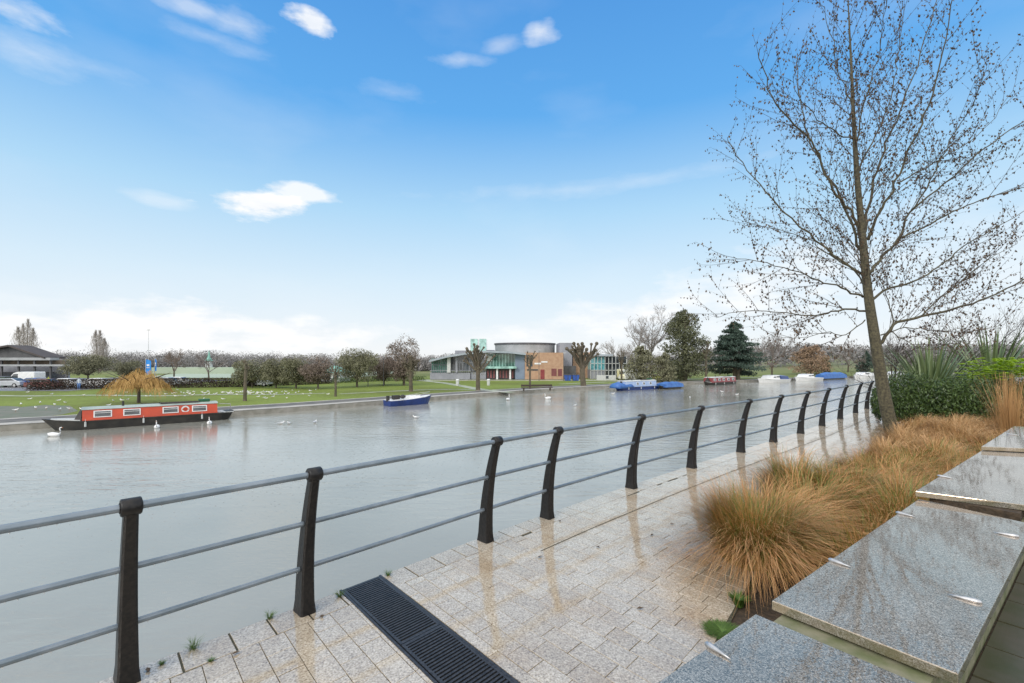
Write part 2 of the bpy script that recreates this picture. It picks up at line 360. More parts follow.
# smooth centre line
def smooth_line(pts, it=2):
    for _ in range(it):       # sideways only, the spacing stays
        q = [pts[0]]
        for i in range(1, len(pts) - 1):
            a, b, p = pts[i - 1], pts[i + 1], pts[i]; d = (b - a).normalized(); foot = a + d * (p - a).dot(d); q.append(p.lerp(foot, .6))
        pts = q + [pts[-1]]
    return pts
line = [posts[0] - d0 * 12] + smooth_line(list(posts), 1) + [posts[-1] + dE * 14]
cum = [0]
for i in range(1, len(line)): cum.append(cum[-1] + (line[i] - line[i - 1]).length)
def tang_node(i):
    return (line[min(i + 1, len(line) - 1)] - line[max(i - 1, 0)]).normalized()
def railpt(s, off=0, z=0):
    """point at arc length s on the railing line, off metres towards the planting"""
    s = max(0, min(cum[-1] - 1e-4, s)); i = 0
    while i < len(cum) - 2 and cum[i + 1] < s: i += 1
    t = (s - cum[i]) / (cum[i + 1] - cum[i])
    p = line[i].lerp(line[i + 1], t); d = tang_node(i).lerp(tang_node(i + 1), t).normalized()
    return p + Vector((d.y, -d.x, 0)) * off + Vector((0, 0, z)), d
def s_of(p):
    best = (1e9, 0)
    for i in range(int(cum[-1] / .05)):
        q = railpt(i * .05)[0]; d = (q.xy - p.xy).length
        if d < best[0]: best = (d, i * .05)
    return best[1]
S = [cum[i + 1] for i in range(len(posts))]   # arc positions of the posts
EDGE = -.10                                   # quay edge, water side of the posts

# ------------------------------------------------------------------ railing
rail = empty('railing', posts[2], 0, 'black riverside railing of curved iron posts carrying three grey steel rails', 'railing')
rloc = Vector(posts[2])
def curve_off(z):       # lean of the post towards the path
    t = max(0, z) / 1.07
    return .175 * t ** 2.1
def post_mesh():
    b = MB(); n = 12
    def prof(z0, z1, wide, dep0, dep1, c=0.0):
        rings = []
        for i in range(n + 1):
            z = z0 + (z1 - z0) * i / n; t = z / 1.07
            o = curve_off(z) + c; dep = dep0 + (dep1 - dep0) * t; w = wide[0] + (wide[1] - wide[0]) * t
            rings.append([(-w / 2, o - dep / 2, z), (w / 2, o - dep / 2, z), (w / 2, o + dep / 2, z), (-w / 2, o + dep / 2, z)])
        b.loft(rings)
    rings = []
    for i in range(n + 1):                          # cast blade, eight sided with softened arrises
        z = 1.045 * i / n; t = z / 1.07; o = curve_off(z); d = (.152 + (.078 - .152) * t ** .85) / 2; w = (.105 + (.066 - .105) * t ** .8) / 2; c = .012
        if i == 0: d += .006; w += .006
        rings.append([(-w + c, o - d, z), (w - c, o - d, z), (w, o - d + c, z), (w, o + d - c, z), (w - c, o + d, z), (-w + c, o + d, z), (-w, o + d - c, z), (-w, o - d + c, z)])
    b.loft(rings)
    # thin raised rib down the face
    rr = []
    for i in range(n + 1):
        z = .03 + .98 * i / n; t = z / 1.07; o = curve_off(z) - (.152 + (.078 - .152) * t ** .85) / 2 - .002; w = .010
        rr.append([(-w, o - .005, z), (w, o - .005, z), (w, o + .004, z), (-w, o + .004, z)])
    b.loft(rr)
    return b.mesh('post', M['iron'])
def hub_mesh():
    b = MB(); o = curve_off(1.07)
    b.tube([(-.048, o, 1.07), (-.042, o, 1.07), (.042, o, 1.07), (.048, o, 1.07)], [.044, .05, .05, .044], 20)
    b.tube([(-.052, o, 1.07), (-.048, o, 1.07)], .03, 14)
    b.tube([(.048, o, 1.07), (.052, o, 1.07)], .03, 14)
    return b.mesh('rail_clamp', M['iron'], True)
def collar_mesh(z):
    b = MB(); o = curve_off(z); b.tube([(-.03, o, z), (.03, o, z)], .031, 12)
    return b.mesh('rail_collar', M['iron'], False)
pm, hm, cm, cm2 = post_mesh(), hub_mesh(), collar_mesh(.34), collar_mesh(.69)
for i, p in enumerate(posts):
    q, d = railpt(S[i])
    po = bpy.data.objects.new('post', pm); COL.objects.link(po); po.parent = rail
    po.location = q - rloc
    # local x along the rail, local y towards the path side
    po.rotation_euler = (0, 0, math.atan2(d.y, d.x) + math.pi)
    po.rotation_euler = (0, 0, math.atan2(d.y, d.x)); po.scale = (1, -1, 1)
    for nm, me in (('rail_clamp', hm), ('rail_collar', cm), ('rail_collar', cm2)):
        h = bpy.data.objects.new(nm, me); COL.objects.link(h); h.parent = po
for nm, z, r in (('top_rail', 1.07, .0225), ('middle_rail', .69, .019), ('lower_rail', .34, .019)):
    b = MB(); off = curve_off(z); pts = []
    s = S[0] - 3
    while s < S[-1] + .05: pts.append(railpt(s, off, z)[0] - rloc); s += .5
    b.tube(pts, r, 14); b.build(nm, M['galv'], rail, True)
b = MB(); rr = random.Random(3)
for z, r, off in ((1.07, .0225, curve_off(1.07)), (.69, .019, curve_off(.69)), (.34, .019, curve_off(.34))):
    s = S[1] - .3
    while s < S[7]:
        q, d = railpt(s, off, z - r - .003); b.ball(q - rloc, (.0035, .0035, .0055), 6, 4); s += rr.uniform(.03, .11)
b.build('raindrops', M['drop'], rail, True, kind='stuff')

# ------------------------------------------------------------------ near quay, path
def strip(name, offs, s0, s1, z, m, ds=.5, kind='structure'):
    b = MB(); n = int((s1 - s0) / ds)
    for i in range(n):
        a, c = s0 + (s1 - s0) * i / n, s0 + (s1 - s0) * (i + 1) / n
        b.quad(railpt(a, offs[1], z)[0], railpt(c, offs[1], z)[0], railpt(c, offs[0], z)[0], railpt(a, offs[0], z)[0])
    o = b.build(name, m); tag(o, kind=kind); return o
# quay wall + land body
quay = MB(); n = 60
for i in range(n):
    a, c = cum[-1] * i / n, cum[-1] * (i + 1) / n
    A, C_ = railpt(a, EDGE)[0], railpt(c, EDGE)[0]
    quay.quad(A + Vector((0, 0, -3.6)), C_ + Vector((0, 0, -3.6)), C_ + Vector((0, 0, -.012)), A + Vector((0, 0, -.012)))
farp = [railpt(cum[-1], EDGE)[0]] + [Vector((34, 31, 0)), Vector((70, 52, 0)), Vector((150, 100, 0)), Vector((400, 230, 0))]
for i in range(len(farp) - 1):
    A, C_ = farp[i], farp[i + 1]
    quay.quad(A + Vector((0, 0, -3.6)), C_ + Vector((0, 0, -3.6)), C_ + Vector((0, 0, -.012)), A + Vector((0, 0, -.012)))
quay.build('quay', M['quay'])['kind'] = 'structure'
edgepts = [railpt(cum[-1] * i / n, EDGE)[0] for i in range(n + 1)] + farp[1:]
g = MB()
cen = Vector((120, -120, 0))
for i in range(len(edgepts) - 1):
    A, C_ = edgepts[i], edgepts[i + 1]
    g.quad(Vector((C_.x, C_.y, -.012)), Vector((A.x, A.y, -.012)), Vector((A.x * .2 + cen.x, A.y * .2 + cen.y, -.012)), Vector((C_.x * .2 + cen.x, C_.y * .2 + cen.y, -.012)))
g.build('ground', M['soil'])['kind'] = 'structure'

# path right edge, offset from railing as function of s
def path_w(s):
    t = (s - S[2])
    if t < 1.5: return 6.0 if t < -4 else 2.55 + max(0, (-t) * .9)
    return max(1.75, 2.55 - (t - 1.5) * .10)
def wall_pt(t, lat=0, z=0):      # along the seat wall, lat metres to its right
    w0 = Vector((.97, 1.755, 0)); wd = Vector((.797, .604, 0)).normalized()
    return w0 + wd * t + Vector((wd.y, -wd.x, 0)) * lat + Vector((0, 0, z))
sa, sb = S[0] - 3, S[-1] + 8
# joints bed under the pavers
b = MB(); ds = .4; k = int((sb - sa) / ds)
for i in range(k):
    a, c = sa + i * ds, sa + (i + 1) * ds
    b.quad(railpt(a, path_w(a), -.002)[0], railpt(c, path_w(c), -.002)[0], railpt(c, EDGE, -.002)[0], railpt(a, EDGE, -.002)[0])
b.build('path_joints', M['joint'])['kind'] = 'structure'
# drain position: perpendicular channel
DP = gp(368, 586); sD = s_of(DP) - .0; DW = .385
DS0, DS1 = sD - DW / 2 + .0, sD + DW / 2
pv = MB(); rp = random.Random(11)
def paver(s0, s1, o0, o1, gap=.0035, o1b=None):
    """one paver of the walk, given in arc and offset; slightly tilted"""
    gx = gap * rp.uniform(.6, 1.6); s0 += gx; s1 -= gx; o0 += gx; o1 -= gx; o1b = o1 if o1b is None else o1b - gx
    if s1 - s0 < .02 or o1 - o0 < .02: return
    h = .004 + rp.uniform(0, .0012); tx, ty = rp.uniform(-.0008, .0008), rp.uniform(-.0008, .0008)
    tp = []; bt = []
    for (s, o, sx, sy) in ((s0, o0, -1, -1), (s1, o0, 1, -1), (s1, o1b, 1, 1), (s0, o1, -1, 1)):
        q = railpt(s - .087 * max(0, o), o)[0]
        tp.append(q + Vector((0, 0, h + sx * tx + sy * ty))); bt.append(q + Vector((0, 0, -.03)))
    ctr = sum(tp, Vector()) / 4
    tin = [t.lerp(ctr, .012) for t in tp]
    tlo = [t - Vector((0, 0, .0018)) for t in tp]
    pv.add(bt + tlo + tin, [(3, 2, 1, 0)[::-1] if False else (0, 1, 2, 3), (4, 7, 6, 5)[::-1] if False else (8, 11, 10, 9)] +
           [(i, (i + 1) % 4, 4 + (i + 1) % 4, 4 + i) for i in range(4)] + [(4 + i, 4 + (i + 1) % 4, 8 + (i + 1) % 4, 8 + i) for i in range(4)])
# edge course along the water
EC = .17
s = sa
while s < sb:
    l = rp.uniform(.19, .30); e = s + l
    if s < DS0 < e: e = DS0
    if not (s >= DS0 - .001 and s < DS1): paver(s, e, EDGE, EC if True else 0, .005)
    elif s < DS1: e = DS1
    s = max(e, s + .02)
# running courses across the walk
row = .162
s = DS0 - .05; rows = []
r_ = DS0 - .03
while r_ > sa: rows.append((r_ - row, r_)); r_ -= row
r_ = DS1 + .09
while r_ < sb: rows.append((r_, r_ + row)); r_ += row
for (a, c) in rows:
    w = path_w((a + c) / 2); o = EC - rp.uniform(0, .3); first = True
    while o < w:
        l = rp.choice((.20, .24, .24, .30, .32)); wa, wc = path_w(a), path_w(c); e = o + l
        if e > min(wa, wc) - .06: paver(a, c, max(o, EC), wa, .002, wc); break
        if e > EC + .04: paver(a, c, max(o, EC), e, .002)
        o = e
# narrow pale border beside the drain
for (a, c) in ((DS0 - .03, DS0), (DS1, DS1 + .09)):
    o = EDGE if c > DS1 else EC
    while o < 6: paver(a, c, o, o + .5, .002); o += .5
pv.build('path', M['paver'])['kind'] = 'structure'
strip('silt_joint', (.590, .602), S[4] + .2, sb, .0075, M['joint'])

# drain grating
dr = empty('drain_grating', railpt(sD, 0)[0], 0, 'dark ribbed iron drain grating set across the wet path to the water edge', 'drain grating')
dloc = Vector(dr.location)
def dbox(b, s0, s1, o0, o1, z0, z1):
    A = [railpt(s - .087 * max(0, o), o)[0] - dloc for s, o in ((s0, o0), (s1, o0), (s1, o1), (s0, o1))]
    b.prism([(p.x, p.y) for p in A], z0, z1)
b = MB(); dbox(b, DS0 + .01, DS1 - .01, EDGE + .01, 5.2, -.012, .0005); b.build('channel', M['black'], dr)
b = MB(); dbox(b, DS0 + .004, DS0 + .022, EDGE, 5.2, .0005, .010); dbox(b, DS1 - .022, DS1 - .004, EDGE, 5.2, .0005, .010); b.build('frame', M['drain'], dr)
o0 = EDGE + .01; k = 0
while o0 < 5:
    L_ = .98
    b = MB(); dbox(b, DS0 + .025, DS0 + .045, o0, o0 + L_, .001, .009); dbox(b, DS1 - .045, DS1 - .025, o0, o0 + L_, .001, .009)
    dbox(b, DS0 + .045, DS1 - .045, o0, o0 + .026, .001, .009); dbox(b, DS0 + .045, DS1 - .045, o0 + L_ - .026, o0 + L_, .001, .009)
    q = o0 + .034
    while q < o0 + L_ - .04: dbox(b, DS0 + .045, DS1 - .045, q, q + .015, .001, .008); q += .0295
    b.build('grate', M['drain'], dr); o0 += L_ + .006; k += 1

# weeds along the quay edge
def tuft_mesh(n, h, seed, name='blades', w=.004, m='weed', spread=1.0):
    r = random.Random(seed); b = MB()
    for _ in range(n):
        a = r.uniform(0, 6.28); o = Vector((math.cos(a), math.sin(a), 0)) * r.uniform(0, h * .35)
        hh = h * r.uniform(.4, 1); a2 = a + r.uniform(-.5, .5); out = Vector((math.cos(a2), math.sin(a2), 0)); sd = Vector((-out.y, out.x, 0)) * w
        p1 = o + out * hh * .2 * spread + Vector((0, 0, hh * .7)); p2 = o + out * hh * .6 * spread + Vector((0, 0, hh))
        b.add([o - sd, o + sd, p1 + sd * .8, p1 - sd * .8, p2], [(0, 1, 2, 3), (3, 2, 4)])
    return b.mesh(name, M[m])
for i, (px, py, h, lab) in enumerate(((193, 650, .07, 'bright grass tuft overhanging the water edge, right of the nearest post'), (270, 619, .055, 'thin grass tuft on the quay edge left of the second post'),
        (211, 662, .03, 'low moss and grass growing in a joint of the edge stones'), (162, 665, .03, 'smallest weed in the edge stones beside the nearest post'), (340, 597, .05, 'weeds on the edge beside the drain grating corner'),
        (388, 576, .05, 'sparse weeds on the edge on the river corner of the drain'))):
    o = bpy.data.objects.new('grass_tuft', tuft_mesh(90, h, i + 20, w=.0011, spread=1.8)); COL.objects.link(o)
    q = gp(px, py); o.location = q; tag(o, lab, 'weed', 'weeds along the quay edge')
# fallen leaves
fl = [(560, 522), (672, 525), (652, 536), (728, 470), (598, 548), (540, 470 + 88), (766, 455), (640, 610), (236, 655), (322, 618), (148, 672)]
for (px, py) in fl:
    b = MB(); r = random.Random(px); a = r.uniform(0, 6); q = gp(px, py)
    u = Vector((math.cos(a), math.sin(a), 0)); v = Vector((-u.y, u.x, 0))
    b.add([u * -.03, v * .014 + Vector((0, 0, .008)), u * .03 + Vector((0, 0, .004)), v * -.014 + Vector((0, 0, .006)), u * .045, u * .03], [(0, 3, 2, 1)])
    o = b.build('fallen_leaf', M['deadleaf']); o.location = q + Vector((0, 0, .012)); tag(o, 'small dead leaf lying flat on the wet paving', 'leaf', 'fallen leaves on the path')

# ------------------------------------------------------------------ seat wall with granite slabs
H2 = .97
wall = empty('seat_wall', wall_pt(0), 0, 'low mossy stone wall under the row of granite coping slabs', 'wall')
wl = Vector(wall.location)
def wbox(b, t0, t1, l0, l1, z0, z1):
    A = [wall_pt(t, l) - wl for t, l in ((t0, l0), (t1, l0), (t1, l1), (t0, l1))]
    b.prism([(p.x, p.y) for p in A], z0, z1)
b = MB(); wbox(b, -4, 1.95, .035, .47, -.01, H2 - .043); wbox(b, 1.953, 4.1, .035, .47, -.01, H2 - .045); wbox(b, 4.103, 22, .035, .47, -.01, H2 + .008)
b.build('wall_body', M['wallstone'], wall)
b = MB(); wbox(b, 2.26, 4.098, .045, .455, H2 - .044, H2 + .012); b.build('gap_shade', M['soil'], wall)  # block under the third slab, coloured dark as the shade of the gap
def stud(px, py, h, parent, flip=1, ln=.085):
    q = gp(px, py, h); wd = Vector((.797, .604, 0)); pr = Vector((wd.y, -wd.x, 0)) * flip
    # teardrop stud: fat rounded nose at the arris, tapering inwards
    dr_ = (pr * .9 + wd * -.15).normalized()
    pts = [q - dr_ * .012, q - dr_ * .006, q + dr_ * .008, q + dr_ * .03, q + dr_ * .055, q + dr_ * ln]
    b = MB(); c = Vector(parent.location)
    b.tube([p - c + Vector((0, 0, .005)) for p in pts], [.003, .008, .0105, .0085, .005, .001], 10)
    b.build('stud', M['steel'], parent, True)
def slab(poly, h, th, lab, studs):
    c = Vector(poly[0]); c.z = h
    e = empty('granite_slab', c, 0, lab, 'stone slab', 'granite slabs along the seat wall')
    b = MB(); b.prism([(p[0] - c.x, p[1] - c.y) for p in poly], -th, 0)
    o = b.build('slab', M['slab'], e, bevel=.003)
    for s_ in studs: stud(*s_, h, e) if len(s_) == 2 else stud(s_[0], s_[1], h, e, s_[2])
    return e
W = .525
slab([wall_pt(-2.6), wall_pt(-.085), wall_pt(-.085, W), wall_pt(-2.6, W)], H2 - .008, .036, 'nearest wet granite slab, cut by the bottom edge of the picture, with one steel stud', [(708, 646)])
slab([wall_pt(.045), wall_pt(2.22), wall_pt(2.10, W), wall_pt(.045, W)], H2, .036, 'long wet granite slab reflecting the tree, second from the camera, with steel studs on both edges', [(831, 561), (898, 513.5), (978, 603, -1), (1016, 537, -1)])
A3 = gp(915.4, 491, H2 + .05); D3 = gp(981, 451, H2 + .05)
slab([A3, D3 + Vector((.12, .09, 0)), D3 + Vector((.72, -.11, 0)), A3 + Vector((.50, -.375, 0))], H2 + .05, .036, 'third granite slab overlapping the long one, wet and mirror bright, one stud on its edge', [(939, 476.5)])
A4 = D3 + Vector((.015, .012, 0)); wd = Vector((.797, .604, 0))
slab([A4, A4 + wd * 2.3, A4 + wd * 2.3 + Vector((.6, -.3, 0)), A4 + Vector((.61, -.2, 0))], H2 + .092, .036, 'farthest granite slab in the frame beside the orange reeds, streaked with green', [(1008, 434.5)])

# terrace to the right of the wall
b = MB(); rt = random.Random(5)
for i in range(-14, 30):
    for j in range(0, 12):
        t0 = i * .3 + rt.uniform(0, .3) * 0 + (.15 if j % 2 else 0)
        A = [wall_pt(t0 + .006, .475 + j * .2 + .004), wall_pt(t0 + .294, .475 + j * .2 + .004), wall_pt(t0 + .294, .475 + j * .2 + .196), wall_pt(t0 + .006, .475 + j * .2 + .196)]
        b.prism([(p.x, p.y) for p in A], .68, .712 + rt.uniform(0, .004))
b.build('terrace', M['terrace'])['kind'] = 'structure'
b = MB(); A = [wall_pt(-4.5, .472), wall_pt(22, .472), wall_pt(22, 5), wall_pt(-4.5, 5)]
b.prism([(p.x, p.y) for p in A], -.02, .706); b.build('terrace_base', M['soil'])['kind'] = 'structure'

# ------------------------------------------------------------------ ornamental grass bed
def sedge_mesh(n, h, rad, seed, w=.0035):
    r = random.Random(seed); b = MB()
    locks = [(r.uniform(0, 6.283), r.random() ** .75, r.uniform(.7, 1.1), r.gauss(0, .25)) for _ in range(n // 34)]
    for _ in range(n):
        lk = r.choice(locks); a = lk[0] + r.gauss(0, .13); rr_ = math.sqrt(r.random()) * .20 * rad / .6
        o = Vector((math.cos(a) * rr_, math.sin(a) * rr_, 0))
        a2 = a + lk[3] + r.gauss(0, .16); out = Vector((math.cos(a2), math.sin(a2), 0)); sd = Vector((-out.y, out.x, 0))
        ln = lk[2] * r.uniform(.6, 1.1); lean = max(.0, min(1.05, lk[1] + r.gauss(0, .12))); kink = r.gauss(0, .12)
        if r.random() < .12: lean = r.random(); a2 = a + r.gauss(0, .9); kink = r.gauss(0, .3)
        pw = r.uniform(1.0, 1.8)
        H = h * (1.02 - .45 * lean) * ln; Rr = rad * (.15 + .95 * lean) * ln
        droop = lean * lean * r.uniform(.2, .8)
        pts = []
        for k in range(6):
            t = k / 5
            x = Rr * (t ** pw); z = H * (1 - (1 - t) ** 1.9) - droop * h * .75 * max(0, t - .45) ** 1.5 * 1.6
            wob = sd * (kink * t * t) + Vector((r.gauss(0, .012), r.gauss(0, .012), r.gauss(0, .010))) * t
            pts.append(o + out * x + wob + Vector((0, 0, max(.015, z))))
        ww = w * r.uniform(.6, 1.3); tw = sd * ww + Vector((0, 0, ww * .3))
        vs = []
        for k, p in enumerate(pts):
            f_ = 1 - .85 * (k / 5) ** 2; vs += [p - tw * f_, p + tw * f_]
        b.add(vs, [(2 * k, 2 * k + 1, 2 * k + 3, 2 * k + 2) for k in range(5)])
    return b.mesh('sedge_clump', M['blade'])
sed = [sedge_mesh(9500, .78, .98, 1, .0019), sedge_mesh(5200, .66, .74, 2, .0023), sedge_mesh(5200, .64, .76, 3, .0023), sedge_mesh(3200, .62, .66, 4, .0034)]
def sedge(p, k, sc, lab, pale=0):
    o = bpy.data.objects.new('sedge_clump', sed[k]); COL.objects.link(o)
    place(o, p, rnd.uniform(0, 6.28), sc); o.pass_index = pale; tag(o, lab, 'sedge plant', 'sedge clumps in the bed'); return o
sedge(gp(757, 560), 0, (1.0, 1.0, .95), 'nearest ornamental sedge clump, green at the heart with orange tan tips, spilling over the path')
rb = random.Random(21); used_p = [gp(757, 560)]
for px, py, sc_ in ((806, 538, 1.0), (842, 520, .95), (800, 508, .92)):
    used_p.append(gp(px, py)); sedge(gp(px, py), 2, (1.12, 1.12, 1.12), {806: 'reddish sedge clump between the nearest clump and the long slab', 842: 'sedge clump pressed against the long slab beside its far stud', 800: 'sedge clump just behind the nearest one, leaning over the path'}[px])
lab_mid = 'tan ornamental sedge clump merging with its neighbours in the bed before the tree'
lab_far = 'pale straw coloured sedge clump around or behind the foot of the tree'
for t in [x * .46 for x in range(0, 27)]:
    for l in [-.42 - .5 * x for x in range(0, 9)]:
        q = wall_pt(t + 1.45 + rb.uniform(-.12, .12), l + rb.uniform(-.1, .1))
        sq = s_of(q); rp_, d = railpt(sq); off = (q - rp_).dot(Vector((d.y, -d.x, 0)))
        if off < path_w(sq) + .45: continue
        if q.y > 11.6 or q.y < 3.6: continue
        if min((q.xy - u.xy).length for u in used_p) < .40: continue
        if (q.xy - Vector((1.75, 3.55))).length < .5: continue
        used_p.append(q); far = q.y > 7.2
        sedge(q, rb.choice((1, 2)) if q.y < 7 else 3, rb.uniform(.85, 1.08), lab_far if far else lab_mid, 1 if far else 0)
# soil strip visible by the near clump + leafy weed
o = bpy.data.objects.new('leafy_weed', tuft_mesh(220, .09, 77, w=.006, spread=1.6)); COL.objects.link(o); o.location = gp(739, 606); tag(o, 'small bright green leafy weed in bare soil below the nearest grass clump', 'weed')
o = bpy.data.objects.new('moss_patch', tuft_mesh(1500, .14, 78, w=.0012, spread=.5)); COL.objects.link(o); o.location = gp(722, 632); o.scale = (1.9, 1.9, .16); tag(o, 'flat green moss along the path edge by the nearest slab', 'moss')

# ------------------------------------------------------------------ shrubs of the bed
def leafcloud(b, c, r, n, size, rr_, elong=1.0, up=0.0, shell=.55, mi=0, mask=None):
    c = Vector(c)
    for _ in range(n):
        while True:
            v = Vector((rr_.uniform(-1, 1), rr_.uniform(-1, 1), rr_.uniform(-1, 1)))
            if v.length <= 1: break
        if v.length < shell and rr_.random() < .7: v = v.normalized() * rr_.uniform(shell, 1) if v.length > 1e-3 else v
        p = c + Vector((v.x * r[0], v.y * r[1], v.z * r[2]))
        if mask and not mask(p): continue
        d = Vector((rr_.gauss(0, 1), rr_.gauss(0, 1), rr_.gauss(0, 1) + up * 2)).normalized()
        e = d.cross(Vector((rr_.gauss(0, 1), rr_.gauss(0, 1), rr_.gauss(0, 1)))).normalized()
        s_ = size * rr_.uniform(.6, 1.3)
        b.add([p - d * s_ * elong, p - e * s_ * .45, p + d * s_ * elong, p + e * s_ * .45], [(0, 1, 2, 3)], mi)
def nmask(scale, thr, seed):
    off = Vector((seed * 13.7, seed * 7.1, seed * 3.3))
    return lambda p: noise.noise(p * scale + off) > thr
def shrub(name, loc, r, n, size, m, lab, cat, seed, elong=1, up=0, lobes=6, group=None, stems=True):
    e = empty(name, loc, 0, lab, cat, group); rr_ = random.Random(seed); b = MB()
    for k in range(lobes):
        a = rr_.uniform(0, 6.28); q = Vector((math.cos(a) * r[0] * .55, math.sin(a) * r[1] * .55, r[2] * rr_.uniform(.35, .62)))
        leafcloud(b, q, (r[0] * .6, r[1] * .6, r[2] * .42), n // lobes, size, rr_, elong, up)
    leafcloud(b, (0, 0, r[2] * .42), (r[0] * .95, r[1] * .95, r[2] * .42), n // 2, size, rr_, elong, up)
    b.build('foliage', M[m], e)
    if stems:
        s_ = MB()
        for k in range(9):
            a = rr_.uniform(0, 6.28); q = Vector((math.cos(a), math.sin(a), 0))
            s_.tube([q * .08, q * r[0] * .3 + Vector((0, 0, r[2] * .4)), q * r[0] * .6 + Vector((0, 0, r[2] * .8))], [.02, .014, .006], 5)
        s_.build('stem', M['twig'], e)
    return e
shrub('evergreen_shrub', (11.35, 12.2, 0), (1.3, 1.1, 1.6), 30000, .026, 'hedge', 'dark evergreen bush directly right of the tree trunk', 'shrub', 31, 1.6, .6, 8, 'evergreen bushes of the bed')
shrub('evergreen_shrub', (13.0, 12.4, 0), (1.4, 1.1, 1.5), 30000, .026, 'hedge', 'dark evergreen bush behind the orange reeds', 'shrub', 32, 1.6, .6, 8, 'evergreen bushes of the bed')
shrub('evergreen_shrub', (15.0, 12.4, 0), (1.4, 1.1, 1.45), 16000, .026, 'hedge', 'dark evergreen bush at the right edge below the lime foliage', 'shrub', 33, 1.6, .6, 8, 'evergreen bushes of the bed')
shrub('evergreen_shrub', (11.45, 14.0, 0), (.45, .5, 1.2), 3500, .034, 'hedge', 'small dark bush showing just left of the tree trunk', 'shrub', 34, 1.6, .6, 5, 'evergreen bushes of the bed')
# lime spurge: rosettes of bright leaves
e = empty('lime_spurge', (14.1, 12.3, 0), 0, 'bright lime green leafy plant topping the dark bushes at right', 'shrub')
b = MB(); rr_ = random.Random(41)
for k in range(700):
    a = rr_.uniform(0, 6.28); q = math.sqrt(rr_.random()); x, y = math.cos(a) * q * 1.9, math.sin(a) * q * 1.2
    z = 1.93 - .30 * q * q + rr_.uniform(-.38, .08) + .10 * math.sin(x * 4)
    for j in range(26):
        a2 = j * 2.4; up = .1 + .9 * j / 26; d = Vector((math.cos(a2), math.sin(a2), up * .8)).normalized(); sd = Vector((-d.y, d.x, 0)).normalized() * .016
        c0 = Vector((x, y, z)); ln = .09 * (1.2 - up * .6)
        b.add([c0, c0 + d * ln * .6 + sd, c0 + d * ln, c0 + d * ln * .6 - sd], [(0, 1, 2, 3)])
b.build('foliage', M['lime'], e)
s_ = MB()
for k in range(30):
    a = rr_.uniform(0, 6.28); q = math.sqrt(rr_.random()); s_.tube([(math.cos(a) * q * .4, math.sin(a) * q * .3, 0), (math.cos(a) * q * 1.5, math.sin(a) * q * 1, 1.7)], [.012, .008], 4)
s_.build('stem', M['phorm'], e)
def phormium(loc, h, n, seed, lab):
    rr_ = random.Random(seed); b = MB()
    for k in range(n):
        a = rr_.uniform(0, 6.28); out = Vector((math.cos(a), math.sin(a), 0)); sd = Vector((-out.y, out.x, 0))
        L_ = h * rr_.uniform(.6, 1.1); le = rr_.uniform(.05, .62); w = rr_.uniform(.03, .05); vs = []
        for j in range(6):
            t = j / 5; p = out * (.1 + le * L_ * t ** 1.6) + Vector((0, 0, L_ * (t - .22 * le * t * t))); f_ = w * (1 - t ** 3) * (.6 + .4 * min(1, t * 3)) + .002
            vs += [p - sd * f_, p + sd * f_]
        b.add(vs, [(2 * j, 2 * j + 1, 2 * j + 3, 2 * j + 2) for j in range(5)])
    o = b.build('flax_plant', M['phorm']); o.location = loc; tag(o, lab, 'flax', 'sword leaved plants behind the bushes')
phormium((14.2, 15.6, 0), 2.9, 110, 51, 'sword leaved flax left of the other, spiking up behind the lime plant')
phormium((17.0, 16.3, 0), 3.2, 120, 52, 'sword leaved flax nearest the right edge, arching leaves against bare twigs')
phormium((13.1, 14.6, 0), 2.1, 60, 53, 'shorter sword leaved flax over the dark bush, nearest the tree')
# reeds
def reeds(loc, h, n, seed, lab, spread=.35):
    rr_ = random.Random(seed); b = MB()
    for k in range(n):
        a = rr_.uniform(0, 6.28); o = Vector((math.cos(a), math.sin(a), 0)) * rr_.uniform(0, .16); out = Vector((math.cos(a + rr_.gauss(0, .5)), math.sin(a), 0))
        L_ = h * rr_.uniform(.55, 1.05); le = spread * rr_.random() ** 1.2; sd = Vector((-out.y, out.x, 0)) * .0045; vs = []
        for j in range(4):
            t = j / 3; p = o + out * le * t ** 1.5 * L_ + Vector((0, 0, L_ * t)); f_ = 1 - .7 * t; vs += [p - sd * f_, p + sd * f_]
        b.add(vs, [(2 * j, 2 * j + 1, 2 * j + 3, 2 * j + 2) for j in range(3)])
        if rr_.random() < .0:   # feathery head
            tip = Vector(vs[-1])
            for q in range(5):
                w = Vector((rr_.uniform(-.03, .03), rr_.uniform(-.03, .03), rr_.uniform(-.02, .02))); b.add([tip + w, tip + w * 1.6 + Vector((0, 0, .04)), tip + w + Vector((.006, 0, .05))], [(0, 1, 2)])
    o = b.build('reed_clump', M['reed']); o.location = loc; tag(o, lab, 'reeds')
reeds((9.75, 9.0, 0), 1.6, 420, 61, 'tall upright orange reed clump beside the farthest granite slab')
reeds((11.3, 10.2, 0), 1.3, 120, 62, 'looser arching straw stems in front of the dark bushes', .8)

